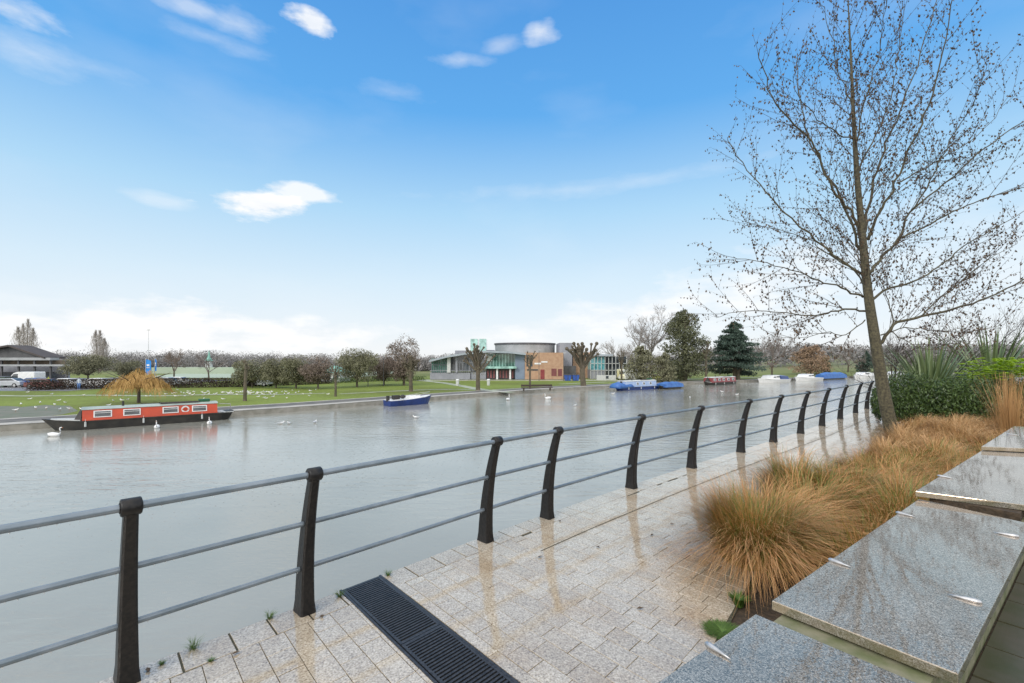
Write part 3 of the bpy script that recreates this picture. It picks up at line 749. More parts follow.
# ------------------------------------------------------------------ branching trees
def tubes_rand(b, p, d, L_, r, rr_, depth, tips, bend=.18, up=.05, seg=3, sides=4, split=(3, 5), ang=(.45, .95), ratio=(.5, .72)):
    pts = [p.copy()]; rad = [r]; q = p.copy(); dd = d.copy()
    for i in range(seg):
        dd = (dd + Vector((rr_.gauss(0, bend), rr_.gauss(0, bend), rr_.gauss(0, bend) + up))).normalized()
        q = q + dd * L_ / seg; pts.append(q.copy()); rad.append(r * (1 - .55 * (i + 1) / seg))
    b.tube(pts, rad, sides, cap=False)
    tips.append((pts, dd, depth))
    if depth == 0: return
    k = rr_.randint(*split)
    for i in range(k):
        t = rr_.uniform(.35, 1.0) if i else 1.0; j = min(seg - 1, int(t * seg)); base = pts[j].lerp(pts[j + 1], t * seg - j) if t < 1 else pts[-1]
        a = rr_.uniform(*ang) if i else rr_.uniform(.1, .4)
        ax = dd.cross(Vector((rr_.gauss(0, 1), rr_.gauss(0, 1), rr_.gauss(0, 1)))).normalized()
        nd = (Matrix.Rotation(a, 3, ax) @ dd).normalized()
        tubes_rand(b, base, nd, L_ * rr_.uniform(*ratio), max(r * .5, .004), rr_, depth - 1, tips, bend, up, seg, max(3, sides - 1), split, ang, ratio)

# the alder on the bank, limbs laid out as they stand
TY = 10.5
def limb3(pxs, dy):
    n_ = len(pxs); return [at(px, py, TY + dy * (i / (n_ - 1)) ** 1.1 if n_ > 1 else TY) for i, (px, py) in enumerate(pxs)]
def smooth3(pts, sub=4):
    out = []
    for i in range(len(pts) - 1):
        p0, p1, p2, p3 = pts[max(i - 1, 0)], pts[i], pts[i + 1], pts[min(i + 2, len(pts) - 1)]
        for k in range(sub):
            t = k / sub; out.append(.5 * ((2 * p1) + (-p0 + p2) * t + (2 * p0 - 5 * p1 + 4 * p2 - p3) * t * t + (-p0 + 3 * p1 - 3 * p2 + p3) * t ** 3))
    out.append(pts[-1]); return out
troot = at(894, 444, TY); troot.z = 0
tree = empty('alder_tree', troot, 0, 'slender leaning bare tree with a few withered leaves at the path side', 'tree')
bt = MB(); bl = MB(); rl = random.Random(91)
trunk = [Vector((troot.x + .02, TY, -.05))] + limb3([(892, 432), (885, 400), (877, 352), (869, 300), (865, 265), (861.5, 225), (857, 176), (853.5, 116), (851, 60), (848, 0), (846, -45)], -.2)
tp = smooth3(trunk)
def trad(z): return max(.012, .142 * max(0, 1 - (z / 11.5)) ** 1.3)
bt.tube([p - troot for p in tp], [trad(p.z) * (1.25 if p.z < .15 else 1) for p in tp], 14)
limbs = [
 ([(865, 232), (872, 190), (883, 151), (897, 120), (911, 81), (932, 21), (943, -30)], .8, .055),
 ([(868, 240), (882, 208), (897, 183), (914, 137), (932, 95), (946, 39), (956, -20)], -.9, .055),
 ([(868, 274), (884, 256), (897, 240), (911, 211), (946, 183), (981, 151), (1024, 121), (1064, 95)], .6, .06),
 ([(897, 240), (930, 224), (960, 208), (990, 197), (1024, 186), (1060, 172)], -.9, .035),
 ([(861, 240), (850, 211), (833, 190), (819, 155), (802, 130), (777, 105), (763, 70), (758, 48)], -.7, .055),
 ([(860, 250), (846, 214), (822, 165), (808, 135), (800, 100), (797, 55)], .9, .05),
 ([(862, 274), (839, 259), (816, 240), (784, 211), (760, 186), (737, 155), (727, 138)], .3, .05),
 ([(856, 141), (840, 134), (823, 123), (803, 103), (790, 78)], -.8, .03),
 ([(853, 109), (845, 88), (837, 67), (828, 21), (818, 2)], .5, .03),
 ([(863, 297), (842, 287), (819, 280), (790, 270), (760, 262), (733, 258)], -.9, .038),
 ([(866, 311), (838, 310), (816, 316), (786, 313), (743, 311), (716, 318)], .5, .04),
 ([(879, 345), (893.5, 325.5), (922, 316), (955, 309), (987, 298), (1024, 279), (1070, 258)], -.6, .065),
 ([(872, 300), (890, 288), (919, 279), (945, 262), (968, 243), (1000, 225), (1045, 200)], .9, .05),
 ([(893, 325), (889, 301), (878, 278), (872, 262)], .3, .025),
 ([(857, 176), (868, 150), (884, 118), (893, 80), (900, 40), (905, 5)], .4, .035),
 ([(856, 150), (862, 110), (874, 70), (882, 30), (886, -10)], -.5, .03),
 ([(881, 335), (905, 328), (935, 330), (965, 332), (1000, 325)], .8, .025),
 ([(866, 285), (850, 268), (822, 250), (800, 236), (770, 228), (745, 222)], 1.0, .03),
 ([(897, 183), (925, 168), (955, 150), (985, 128), (1012, 92)], .7, .03),
 ([(865, 320), (845, 335), (825, 332), (800, 338), (772, 336)], -.5, .022),
 ([(911, 211), (930, 180), (950, 140), (972, 105), (990, 60)], -.5, .03),
 ([(922, 316), (950, 290), (985, 262), (1020, 240)], .6, .03),
 ([(890, 330), (912, 345), (940, 350), (975, 345)], -.5, .018),
]
def leaf(b, p, r):
    s_ = r.uniform(.015, .034); d = Vector((r.gauss(0, .5), r.gauss(0, .5), -1)).normalized(); e = d.cross(Vector((r.gauss(0, 1), r.gauss(0, 1), .2))).normalized()
    n_ = d.cross(e) * s_ * .5
    p = p - troot
    b.add([p, p + d * s_ + e * s_ * .7 + n_, p + d * s_ * 2.1, p + d * s_ - e * s_ * .7 + n_], [(0, 1, 2), (0, 2, 3)])
def twigs(pts, r, n_, L0, depth, rr_):
    """side shoots of a limb: long, nearly straight, swept upwards; leaves hang singly along the finest ones"""
    tot = len(pts) - 1
    for k in range(n_):
        t = (k + rr_.random()) / n_ * .9 + .1; j = min(tot - 1, int(t * tot)); base = pts[j].lerp(pts[j + 1], t * tot - j); tg = (pts[j + 1] - pts[j]).normalized()
        ax = tg.cross(Vector((rr_.gauss(0, 1), rr_.gauss(0, 1), rr_.gauss(0, 1)))).normalized()
        d = (Matrix.Rotation(rr_.uniform(.5, .9), 3, ax) @ tg + Vector((0, 0, .30 if depth else .05))).normalized()
        L_ = L0 * rr_.uniform(.45, 1.15) * (1 - .45 * t); q = base.copy(); pp = [q.copy()]; dd = d.copy()
        for i in range(4):
            dd = (dd + Vector((rr_.gauss(0, .07), rr_.gauss(0, .07), rr_.gauss(0, .06) + .02))).normalized(); q = q + dd * L_ / 4; pp.append(q.copy())
        r0 = r * (1 - .35 * t)
        bl.tube([x - troot for x in pp], [r0, r0 * .8, r0 * .62, r0 * .5, r0 * .3], 4 if depth else 3, cap=False)
        if depth > 0: twigs(pp, max(.0026, r0 * .5), max(3, int(L_ * 6)), min(.7, L_ * .55), depth - 1, rr_)
        nl = max(1, int(L_ * (10 if depth == 0 else 3.5) + rr_.random()))
        for i in range(nl):
            u = (i + rr_.random()) / nl * 3.99; m_ = int(u); leaf(leaves, pp[m_].lerp(pp[m_ + 1], u - m_), rr_)
leaves = MB()
limb_obs = []
for pxs, dy, r in limbs:
    pts = smooth3(limb3(pxs, dy * 1.6), 4); n_ = len(pts)
    # subtle crookedness
    for i in range(1, n_): pts[i] = pts[i] + Vector((rl.gauss(0, .012), rl.gauss(0, .03), rl.gauss(0, .012)))
    bt.tube([p - troot for p in pts], [r * .60 * (1 - .80 * (i / (n_ - 1)) ** .8) for i in range(n_)], 8)
    ln = sum((pts[i + 1] - pts[i]).length for i in range(n_ - 1))
    twigs(pts, .0075, int(ln * 4.6), 1.75, 1, rl)
twigs(tp[12:], .0095, 46, 2.4, 1, rl)
bt.build('trunk', M['bark'], tree, True)
bl.build('twigs', M['twig'], tree)
leaves.build('crown', M['deadleaf'], tree)
# bare multi stem shrub, far right behind the flax
def bare_tree(name, loc, h, seed, lab, m='barefine', depth=4, r=.16, trunkh=.28, spread=(.35, .8), group=None, cat='tree', stems=1, fuzz=0, fuzzsize=.2, width=1.0, sides=5, proto=None):
    e = empty(name, loc, 0, lab, cat, group); rr_ = random.Random(seed)
    b = MB(); w = MB(); tips = []
    for k in range(stems):
        d0_ = Vector((rr_.gauss(0, .05 if stems == 1 else .25), rr_.gauss(0, .05 if stems == 1 else .25), 1)).normalized()
        top = d0_ * h * trunkh
        b.tube([(0, 0, -.1), top * .5, top], [r * 1.15, r, r * .85], 7)
        nn = rr_.randint(4, 6) if stems == 1 else 3
        for i in range(nn):
            a = 6.28 * i / nn + rr_.uniform(-.3, .3); tl = rr_.uniform(*spread) if i else .1
            d = Vector((math.cos(a) * math.sin(tl) * width, math.sin(a) * math.sin(tl) * width, math.cos(tl))).normalized()
            tubes_rand(w, top * rr_.uniform(.8, 1), d, h * (.36 if i else .40), r * .6, rr_, depth - 1, tips, .14, .06, 3, sides, (3, 5), (.35, .8), (.5, .7))
    b.build('trunk', M['trunkfar'], e)
    if fuzz:
        tt = [t for t in tips if t[2] == 0]
        for _ in range(fuzz):
            pts, dd, _d = rr_.choice(tt); p = pts[rr_.randint(0, len(pts) - 1)]
            d = (dd + Vector((rr_.gauss(0, .5), rr_.gauss(0, .5), rr_.gauss(0, .5)))).normalized(); sd = d.cross(Vector((rr_.gauss(0, 1), rr_.gauss(0, 1), rr_.gauss(0, 1)))).normalized() * fuzzsize * .045
            w.add([p - sd, p + sd, p + d * fuzzsize * rr_.uniform(.6, 1.4)], [(0, 1, 2)])
    w.build('crown', M[m], e)
    return e
bare_tree('bare_shrub', (19.5, 18.5, 0), 5.2, 71, 'bare many stemmed shrub with dark twigs at the right edge above the flax', 'twig', 4, .05, .12, (.3, .9), None, 'shrub', 3)
bare_tree('bare_shrub', (16.2, 19.5, 0), 3.8, 72, 'lower bare shrub of dark twigs showing between flax leaves and river', 'twig', 4, .04, .12, (.3, .9), None, 'shrub', 3)

# ------------------------------------------------------------------ the far bank
BK = [(-140, -64), (-88, -18), (-55, 10.5), (-33.2, 30.4), (-21.8, 40.0), (-14.6, 47.8), (-2.9, 60.6), (12.6, 75.0), (35.2, 90.5), (51.3, 99.7), (86, 121), (112, 136), (150, 158), (260, 215), (480, 300)]
BK = [Vector((x, y, 0)) for x, y in BK]
BS = smooth3(BK, 6)
FC = Vector((30, -40, 0))
def terr(p):
    d = (p - Vector((0, 30, 0))).length
    def ss(a, b_, x): t = max(0, min(1, (x - a) / (b_ - a))); return t * t * (3 - 2 * t)
    right = ss(0, 70, p.x - p.y * .35)
    z = LAWN + right * (ss(115, 230, p.y) * 2.2 + ss(220, 560, p.y) * 11) + ss(300, 1200, d) * 5 * (1 - right)
    return z + (noise.noise(p * .01) * 2.2 if d > 300 else 0) * ss(300, 600, d)
offs = [0, .35, 2.2, 2.6, 4, 7, 11, 16, 22, 29, 37, 46, 57, 70, 90, 115, 150, 200, 270, 360, 480, 650, 900, 1400, 2200, 3500]
def bkpt(i, off):
    p = BS[i]; d = (p - FC).normalized(); return p + d * off
b = MB(); rows_ = []
for i in range(len(BS)):
    rows_.append([(lambda q: Vector((q.x, q.y, terr(q))))(bkpt(i, o)) for o in offs])
vs = [p for r_ in rows_ for p in r_]; no_ = len(offs)
b.add(vs, [(i * no_ + j, (i + 1) * no_ + j, (i + 1) * no_ + j + 1, i * no_ + j + 1) for i in range(len(BS) - 1) for j in range(no_ - 1)])
b.build('lawn', M['lawn'], smooth=True)['kind'] = 'structure'
b = MB()
for i in range(len(BS) - 1):
    A, C_ = BS[i], BS[i + 1]; b.quad(Vector((C_.x, C_.y, -3.6)), Vector((A.x, A.y, -3.6)), Vector((A.x, A.y, LAWN)), Vector((C_.x, C_.y, LAWN)))
b.build('river_bank', mat('bank_concrete', (.34, .32, .28, 1), (.22, .21, .175, 1), 1.5, .7))['kind'] = 'structure'
def bstrip(name, o0, o1, dz, m, i0=0, i1=None):
    b = MB(); i1 = i1 or len(BS) - 1
    for i in range(i0, i1):
        q = [bkpt(i, o0), bkpt(i + 1, o0), bkpt(i + 1, o1), bkpt(i, o1)]
        b.quad(*[Vector((x.x, x.y, LAWN + dz)) for x in q])
    b.build(name, m)['kind'] = 'structure'
bstrip('bank_kerb', -.03, 1.5, .02, M['kerb']); bstrip('towpath', 1.51, 4.3, .01, M['towpath'], 0, 62); bstrip('towpath_edge', 4.31, 4.9, .016, M['kerb'], 0, 50)
def sheet(name, pts, m, z=None, n=1):
    b = MB(); z = LAWN + .012 if z is None else z
    b.add([Vector((p[0], p[1], z)) for p in pts], [tuple(range(len(pts)))]); o = b.build(name, m); o['kind'] = 'structure'; return o
def gl(px, py, z=LAWN): return gp(px, py, z)
# uneven muddy margin
mp_ = [(0, 421), (20, 419.5), (40, 417.5), (62, 414.5), (78, 411), (70, 406), (45, 405), (22, 407), (8, 406), (-40, 407), (-80, 430), (-40, 425)]
sheet('muddy_ground', [gl(*p) for p in mp_], M['mud'], LAWN + .008)
b = MB(); A = [gl(px, 395.6 - (px > 150) * (px - 150) * .012 + .4 * math.sin(px * .05)) for px in range(-200, 340, 15)]
for i in range(len(A) - 1): b.quad(A[i] - Vector((0, .55, -.012)), A[i + 1] - Vector((0, .55, -.012)), A[i + 1] + Vector((0, .55, .012)), A[i] + Vector((0, .55, .012)))
b.build('footpath', M['lawnpath'])['kind'] = 'structure'
def pathstrip(name, pts, w, m, dz=.016):
    P_ = smooth3([gl(*p) for p in pts], 5); b = MB()
    for i in range(len(P_) - 1):
        A, C_ = P_[i], P_[i + 1]; d = (C_ - A).normalized(); nn = Vector((-d.y, d.x, 0)) * w / 2; up = Vector((0, 0, dz))
        b.quad(A - nn + up, C_ - nn + up, C_ + nn + up, A + nn + up)
    b.build(name, m)['kind'] = 'structure'
pathstrip('footpath', [(417, 380.3), (440, 382.5), (462, 386), (478, 389), (500, 391.5), (512, 392.5)], 1.7, M['lawnpath'])
pathstrip('footpath', [(340, 394), (400, 391), (440, 389.5), (480, 389.6)], 1.0, M['lawnpath'], .02)
pathstrip('footpath', [(560, 384.2), (620, 381.5), (700, 379), (760, 377.4)], 1.2, M['lawnpath'], .02)
sheet('pitch', [(-92, 112), (-70, 112), (-52, 112), (-38, 112), (-40, 175), (-120, 175)], M['pitch'])
sheet('car_park', [(-150, 64), (-62, 64), (-60, 100), (-140, 120)], M['asphalt'])
sheet('forecourt', [(-20, 96), (35, 96), (35, 102), (-20, 102)], M['lawnpath'])
# the river
b = MB(); b.add([(-900, -600, WATER), (1200, -600, WATER), (1200, 900, WATER), (-900, 900, WATER)], [(0, 1, 2, 3)]); b.build('river', M['water'])['kind'] = 'structure'

# ------------------------------------------------------------------ far wood along the horizon
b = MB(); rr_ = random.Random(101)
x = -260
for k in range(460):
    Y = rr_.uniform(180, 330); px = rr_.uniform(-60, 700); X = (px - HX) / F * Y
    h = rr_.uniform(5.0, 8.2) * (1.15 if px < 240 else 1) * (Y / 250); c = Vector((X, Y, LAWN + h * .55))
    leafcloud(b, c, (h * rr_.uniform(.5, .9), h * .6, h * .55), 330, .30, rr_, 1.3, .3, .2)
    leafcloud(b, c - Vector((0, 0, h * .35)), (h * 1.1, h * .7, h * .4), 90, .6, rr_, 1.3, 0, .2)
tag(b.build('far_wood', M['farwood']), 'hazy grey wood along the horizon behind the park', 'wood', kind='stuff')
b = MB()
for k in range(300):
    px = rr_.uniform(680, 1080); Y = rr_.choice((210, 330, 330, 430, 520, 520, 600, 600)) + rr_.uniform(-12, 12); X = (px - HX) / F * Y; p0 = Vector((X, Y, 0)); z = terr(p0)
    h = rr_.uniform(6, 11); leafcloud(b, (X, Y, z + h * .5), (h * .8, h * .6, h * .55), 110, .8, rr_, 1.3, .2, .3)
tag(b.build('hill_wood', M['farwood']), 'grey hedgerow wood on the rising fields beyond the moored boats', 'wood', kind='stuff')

# ------------------------------------------------------------------ park trees
def pollard(loc, h, r, seed, lab, stubs=6, twig=70, spread=.9, ivy=0, lean=0, tall=.5):
    e = empty('pollard_tree', loc, 0, lab, 'tree', 'pollarded trees on the far lawn'); rr_ = random.Random(seed)
    b = MB(); c = MB(); iv = MB()
    top = Vector((lean, 0, h * tall))
    b.tube([(0, 0, -.1), (0, 0, .15), top * .5 + Vector((rr_.uniform(-.05, .05), 0, 0)), top], [r * 1.35, r * 1.1, r * .95, r * 1.0], 9)
    heads = []
    stubs = int(stubs * 1.3) + 1
    for i in range(stubs):
        a = 6.28 * i / stubs + rr_.uniform(-.5, .5); t = rr_.uniform(.15, spread); L_ = (h - h * tall) * rr_.uniform(.6, 1.0)
        base = top * rr_.uniform(.72, 1.0); d = Vector((math.cos(a) * math.sin(t), math.sin(a) * math.sin(t) * .6, math.cos(t))).normalized()
        pts = [base]; q = base.copy()
        for k in range(4): d = (d + Vector((rr_.gauss(0, .15), rr_.gauss(0, .1), .14))).normalized(); q = q + d * L_ / 4; pts.append(q.copy())
        b.tube(pts, [r * .62, r * .5, r * .42, r * .36, r * .42], 6); b.ball(pts[-1], r * .72, 6, 4); heads.append(pts[-1])
        if rr_.random() < .8:
            j = pts[2]; d2 = (d + Vector((rr_.gauss(0, .8), rr_.gauss(0, .5), .1))).normalized(); p2 = j + d2 * L_ * .45
            b.tube([j, j.lerp(p2, .5), p2], [r * .4, r * .3, r * .3], 5); b.ball(p2, r * .58, 6, 4); heads.append(p2)
    for hd in heads:
        for k in range(max(1, twig // len(heads))):
            d = Vector((rr_.gauss(0, .7), rr_.gauss(0, .7), rr_.gauss(.5, .6))).normalized(); L_ = rr_.uniform(.15, .5); sd = d.cross(Vector((0, 1, .2))).normalized() * .018
            c.add([hd - sd, hd + sd, hd + d * L_], [(0, 1, 2)])
    b.build('trunk', M['trunkfar'], e)
    if c.f: c.build('crown', M['browntwig'], e)
    if ivy:
        leafcloud(iv, top * 1.05, (r * 3.4, r * 3.4, h * .3), ivy, .09, rr_, 1, 0, .1, mask=nmask(1.3, -.1, seed)); iv.build('crown', M['olive'], e)
    return e
pollard(gl(245, 401), 4.3, .17, 201, 'thin pollard with a single knobbly brown head, nearest the red boat stern', 4, 60, .35, 0, .15, .86)
pollard(gl(335.5, 396.5), 4.4, .13, 202, 'slim pale pollard with a small leafy tuft halfway up, middle of the lawn', 5, 30, .35, 90, 0, .5)
pollard(gl(411, 391.5), 5.3, .26, 203, 'mossy pollard behind the small navy boat, ivy on its limbs', 8, 160, .8, 500, 0, .5)
pollard(gl(478, 390.5), 6.9, .30, 204, 'wide fanned pollard in front of the glass end of the theatre', 11, 120, 1.15, 260, 0, .42)
pollard(gl(530, 388.5), 6.2, .16, 205, 'narrow pollard before the brick front of the theatre', 6, 40, .5, 200, 0, .55)
pollard(gl(583.5, 386), 8.2, .44, 206, 'thick dark pollard with a low arm reaching left by the grey tower', 10, 70, .95, 0, -.2, .42)
pollard(gl(738.5, 379.5), 3.4, .35, 207, 'squat pollard in front of the dark cedar', 5, 60, 1.0, 120, 0, .6)
pollard(gl(604, 384.5) + Vector((6, 12, 0)), 6.6, .18, 208, 'dead looking pollard beside the white van', 5, 30, .8, 0, 0, .6)
pollard(gl(706, 381), 8.6, .22, 209, 'tall bare cross shaped pollard between the ivy clad tree and the cedar', 6, 30, .7, 0, 0, .68)

# weeping willows
def willow(loc, h, w, seed, m, lab, n=1500, hang=.4):
    e = empty('willow_tree', loc, 0, lab, 'tree'); rr_ = random.Random(seed); b = MB(); c = MB()
    b.tube([(0, 0, -.1), (.05, 0, h * .35), (0, 0, h * .55)], [h * .05, h * .038, h * .03], 7)
    for i in range(11):
        a = 6.28 * i / 11; d = Vector((math.cos(a) * w * .40, math.sin(a) * w * .34, h * rr_.uniform(.75, .95)))
        b.tube([(0, 0, h * .4), (d.x * .5, d.y * .5, h * .72), d], [h * .018, h * .012, h * .005], 4)
    for k in range(n):
        a = rr_.uniform(0, 6.28); q = rr_.random() ** .75 * (.72 + .32 * math.sin(a * 5 + seed)); x, y = math.cos(a) * q * w * .5, math.sin(a) * q * w * .42
        z = h * (.98 - .62 * q ** 1.3) * rr_.uniform(.72, 1.08) * (1 + .22 * noise.noise(Vector((x * 1.3, y * 1.3, seed)))); L_ = min(max(.1, z - h * rr_.uniform(.1, .3)), h * rr_.uniform(.1, hang)); sd = Vector((.011, .008, 0))
        p = Vector((x, y, z)); q2 = p + Vector((math.cos(a) * .25, math.sin(a) * .25, -L_ * .5)); q3 = q2 + Vector((rr_.gauss(0, .08), 0, -L_ * .5))
        c.add([p - sd, p + sd, q2 + sd, q2 - sd, q3], [(0, 1, 2, 3), (3, 2, 4)])
    b.build('trunk', M['twig'], e); c.build('crown', M[m], e)
willow(gl(138.5, 403), 3.35, 6.8, 211, 'willow', 'orange weeping willow on the lawn behind the red narrowboat', 1500)

def leafy_tree(loc, h, w, seed, m, lab, n=2600, size=.17, group=None, th=.19, lobes=13, kind='park_tree', wob=.25):
    n = int(n * 2.0); size *= .66
    e = empty(kind, loc, 0, lab, 'tree', group); rr_ = random.Random(seed); b = MB(); c = MB()
    b.tube([(0, 0, -.2), (0, 0, h * th), (.1, 0, h * .6)], [h * .028, h * .022, h * .01], 7)
    for k in range(lobes):
        a = 6.28 * k / lobes + rr_.uniform(-.5, .5); q = rr_.uniform(.25, .78); zz = h * (th + (1 - th) * rr_.uniform(.1, .82 - .3 * q))
        p = Vector((math.cos(a) * w * .5 * q, math.sin(a) * w * .5 * q, zz)); b.tube([(0, 0, h * th * .9), p], [h * .014, h * .005], 4)
        leafcloud(c, p, (w * rr_.uniform(.16, .32), w * .26, h * rr_.uniform(.12, .22)), n // lobes, size, rr_, 1.8, .5, .2, mask=nmask(.9, -.22, seed + k))
    leafcloud(c, (0, 0, h * (th + (1 - th) * .45)), (w * .46, w * .46, h * (1 - th) * .5), n // 3, size, rr_, 1.2, .1, .4, mask=nmask(.7, -.2, seed))
    b.build('trunk', M['trunkfar'], e); c.build('crown', M[m], e); return e
row_t = 'round olive trees in the row behind the hedge'
for i, (px, top, wpx, m, lab) in enumerate(((252, 356, 36, 'olive', 'first olive tree of the row, just right of the thin pollard'), (276, 357, 30, 'olive', 'second tree of the olive row, low and rounded'), (296, 352, 34, 'olive', 'third tree of the olive row with a peaked crown'),
        (318, 353, 30, 'browntwig', 'browner tree at the right end of the olive row beside the pavilion'))):
    Y = 72 - i; base = gl(px, HY + 4.25 * F / Y); leafy_tree(base, (HY - top) / F * Y + 4.25, wpx / F * Y, 220 + i, m, lab, 3200, .15, row_t)
Y = 74; leafy_tree(gl(357, HY + 4.25 * F / Y), (HY - 346) / F * Y + 4.25, 42 / F * Y, 230, 'olive', 'largest olive tree, broad crown right of the green roofed pavilion', 4200, .16)
Y = 84; leafy_tree(gl(88, HY + 4.25 * F / Y), (HY - 353) / F * Y + 4.25, 42 / F * Y, 231, 'olive', 'flat topped olive tree by the car park beside the grandstand', 3600, .17, None, .3)
Y = 92; leafy_tree(gl(131, HY + 4.25 * F / Y), (HY - 358) / F * Y + 4.25, 26 / F * Y, 232, 'olive', 'small olive tree left of the blue banner', 2000, .18)
Y = 78; leafy_tree(gl(404, HY + 4.25 * F / Y), (HY - 331) / F * Y + 4.25, 30 / F * Y, 233, 'browntwig', 'tall brown tree standing behind the mossy pollard left of the theatre', 4200, .16, None, .12)
Y = 80; leafy_tree(gl(384, HY + 4.25 * F / Y), (HY - 350) / F * Y + 4.25, 30 / F * Y, 234, 'browntwig', 'low brown tree between the largest olive tree and the tall brown one', 2600, .16, None, .1)
# bare and pale trees
Y = 100; bare_tree('bare_tree', gl(209, HY + 4.25 * F / Y), 5.9, 241, 'small bare tree in front of the green copper turret', 'barefine', 4, .16, .3, (.4, 1.0), fuzz=900, fuzzsize=.4)
Y = 112; bare_tree('bare_tree', gl(174, HY + 4.25 * F / Y), 7.0, 242, 'reddish bare tree right of the blue banner', 'browntwig', 4, .18, .25, (.3, .8), fuzz=1400, fuzzsize=.5)
def poplar(loc, h, w, seed, lab, cols=4):
    e = empty('poplar_tree', loc, 0, lab, 'tree', 'tall poplars behind the park'); rr_ = random.Random(seed); b = MB(); c = MB()
    for k in range(cols):
        x = (k - (cols - 1) / 2) * w / cols; hh = h * rr_.uniform(.72, 1.0); b.tube([(0, 0, 0), (x * .6, 0, h * .25), (x, 0, hh)], [.3, .2, .04], 5)
        for j in range(900):
            t = rr_.uniform(.25, 1.0); p = Vector((x, 0, t * hh)); s_ = w / cols * .95 * math.sin(math.pi * min(1, (t - .2) / .8) ** .8) + .1
            p += Vector((rr_.gauss(0, s_ * .55), rr_.gauss(0, s_ * .55), 0)); d = Vector((rr_.gauss(0, .25), rr_.gauss(0, .25), 1)).normalized(); sd = Vector((.05, 0, 0))
            c.add([p - sd, p + sd, p + d * 1.1], [(0, 1, 2)])
    b.build('trunk', M['barefine'], e); c.build('crown', M['paletwig'], e)
Y = 160; poplar(Vector(((25.5 - HX) / F * Y, Y, LAWN)), (HY - 320) / F * Y + 4.25, 20 / F * Y, 251, 'cluster of pale poplars rising behind the grandstand roof')
Y = 170; poplar(Vector(((100 - HX) / F * Y, Y, LAWN)), (HY - 329) / F * Y + 4.25, 13 / F * Y, 252, 'pale poplar pair above the flat topped olive tree', 3)
Y = 105
bare_tree('bare_tree', Vector(((652 - HX) / F * Y, Y, LAWN)), 15.0, 261, 'large pale bare tree leaning against the left of the ivy clad tree', 'paletwig', 5, .42, .22, (.4, .95), fuzz=2500, fuzzsize=.8)
# ivy clad mass
Y = 98
def massed(name, px, top, wpx, Y, seed, m, lab, n, size, th=.05, taper=.4, cat='tree'):
    loc = Vector(((px - HX) / F * Y, Y, terr(Vector(((px - HX) / F * Y, Y, 0))))); h = (HY - top) / F * Y + EYE - loc.z; w = wpx / F * Y
    e = empty(name, loc, 0, lab, cat); rr_ = random.Random(seed); b = MB(); c = MB()
    b.tube([(0, 0, -.3), (0, 0, h * .9)], [h * .03, h * .006], 7)
    for k in range(30):
        t = (k + .5) / 30; q = min(1, .8 + t) * (1 - max(0, (t - .55) / .45) ** 2.2 * .72); a = rr_.uniform(0, 6.28); rad = w * .5 * q * (1 - taper * t * t)
        z = h * (th + (1 - th) * t * .93); p = Vector((math.cos(a) * rad * .5, math.sin(a) * rad * .4, z))
        leafcloud(c, p, (rad * .62, rad * .6, h * .085), n // 30, size, rr_, 1.4, .5, .4, mask=nmask(.55, -.28, seed + k))
        b.tube([(0, 0, z * .8), p], [.1, .03], 4)
    b.build('trunk', M['trunkfar'], e); c.build('crown', M[m], e)
massed('ivy_clad_tree', 685, 309, 50, 98, 271, 'ivy', 'tall dense ivy clad evergreen, biggest tree on the far bank', 15000, .2, .03, .05)
massed('evergreen_bush', 641, 345, 34, 92, 272, 'olive', 'olive bush mass between the white van and the ivy clad tree', 3600, .2, .02, .2, 'shrub')
massed('evergreen_bush', 664, 352, 24, 90, 273, 'olive', 'ragged bush at the left foot of the ivy clad tree', 2400, .2, .02, .2, 'shrub')
massed('willow_tree', 811, 344, 40, 136, 274, 'rustwillow', 'rust coloured drooping willow beyond the white cruisers', 7000, .22, .06, .25)
# cedar with layered plates
Y = 104; loc = Vector(((735 - HX) / F * Y, Y, LAWN)); h = (HY - 321) / F * Y + 4.25
e = empty('cedar_tree', loc, 0, 'dark blue green cedar with layered spreading branches', 'tree'); rr_ = random.Random(281); b = MB(); c = MB()
b.tube([(0, 0, -.2), (0, 0, h * .95)], [.55, .08], 8)
for k in range(110):
    t = rr_.random() ** .8; a = rr_.uniform(0, 6.28); z = h * (.10 + .86 * t); ln = 5.6 * (1 - t ** 1.5) ** .8 * rr_.uniform(.45, 1.1) + .5
    p = Vector((math.cos(a) * ln, math.sin(a) * ln, z - .05 * ln)); b.tube([(0, 0, z - .2), p], [.12 * (1 - t) + .03, .03], 4)
    for q in (.4, .7, 1.0): leafcloud(c, Vector((0, 0, z)).lerp(p, q), (ln * .28 + .3, ln * .28 + .3, .5), 60, .22, rr_, 1.4, .2, .2)
b.build('trunk', M['trunkfar'], e); c.build('crown', M['cedar'], e)
for px, Y, h, sd, lab, m in ((772, 118, 11.5, 291, 'rounded bare tree between the cedar and the rust willow', 'barefine'), (848, 150, 9.5, 292, 'spreading dull tree left of the alder trunk across the river', 'barefine'),
        (617, 135, 11, 293, 'thin bare tree above the right wing of the theatre', 'paletwig'), (592, 140, 8, 294, 'low bare trees behind the right wing of the theatre', 'barefine'), (925, 140, 8, 295, 'bare riverside tree seen over the evergreen bushes', 'barefine'),
        (628, 120, 8.5, 296, 'grey bare tree close behind the white van', 'paletwig'), (720, 135, 8, 297, 'bare tree in the gap left of the cedar', 'barefine'), (960, 120, 7.5, 298, 'bare riverside tree nearest the right edge beyond the river', 'barefine')):
    X = (px - HX) / F * Y; bare_tree('bare_tree', Vector((X, Y, terr(Vector((X, Y, 0))))), h, sd, lab, m, 4, .24, .25, (.4, 1.0), fuzz=1800, fuzzsize=.6)
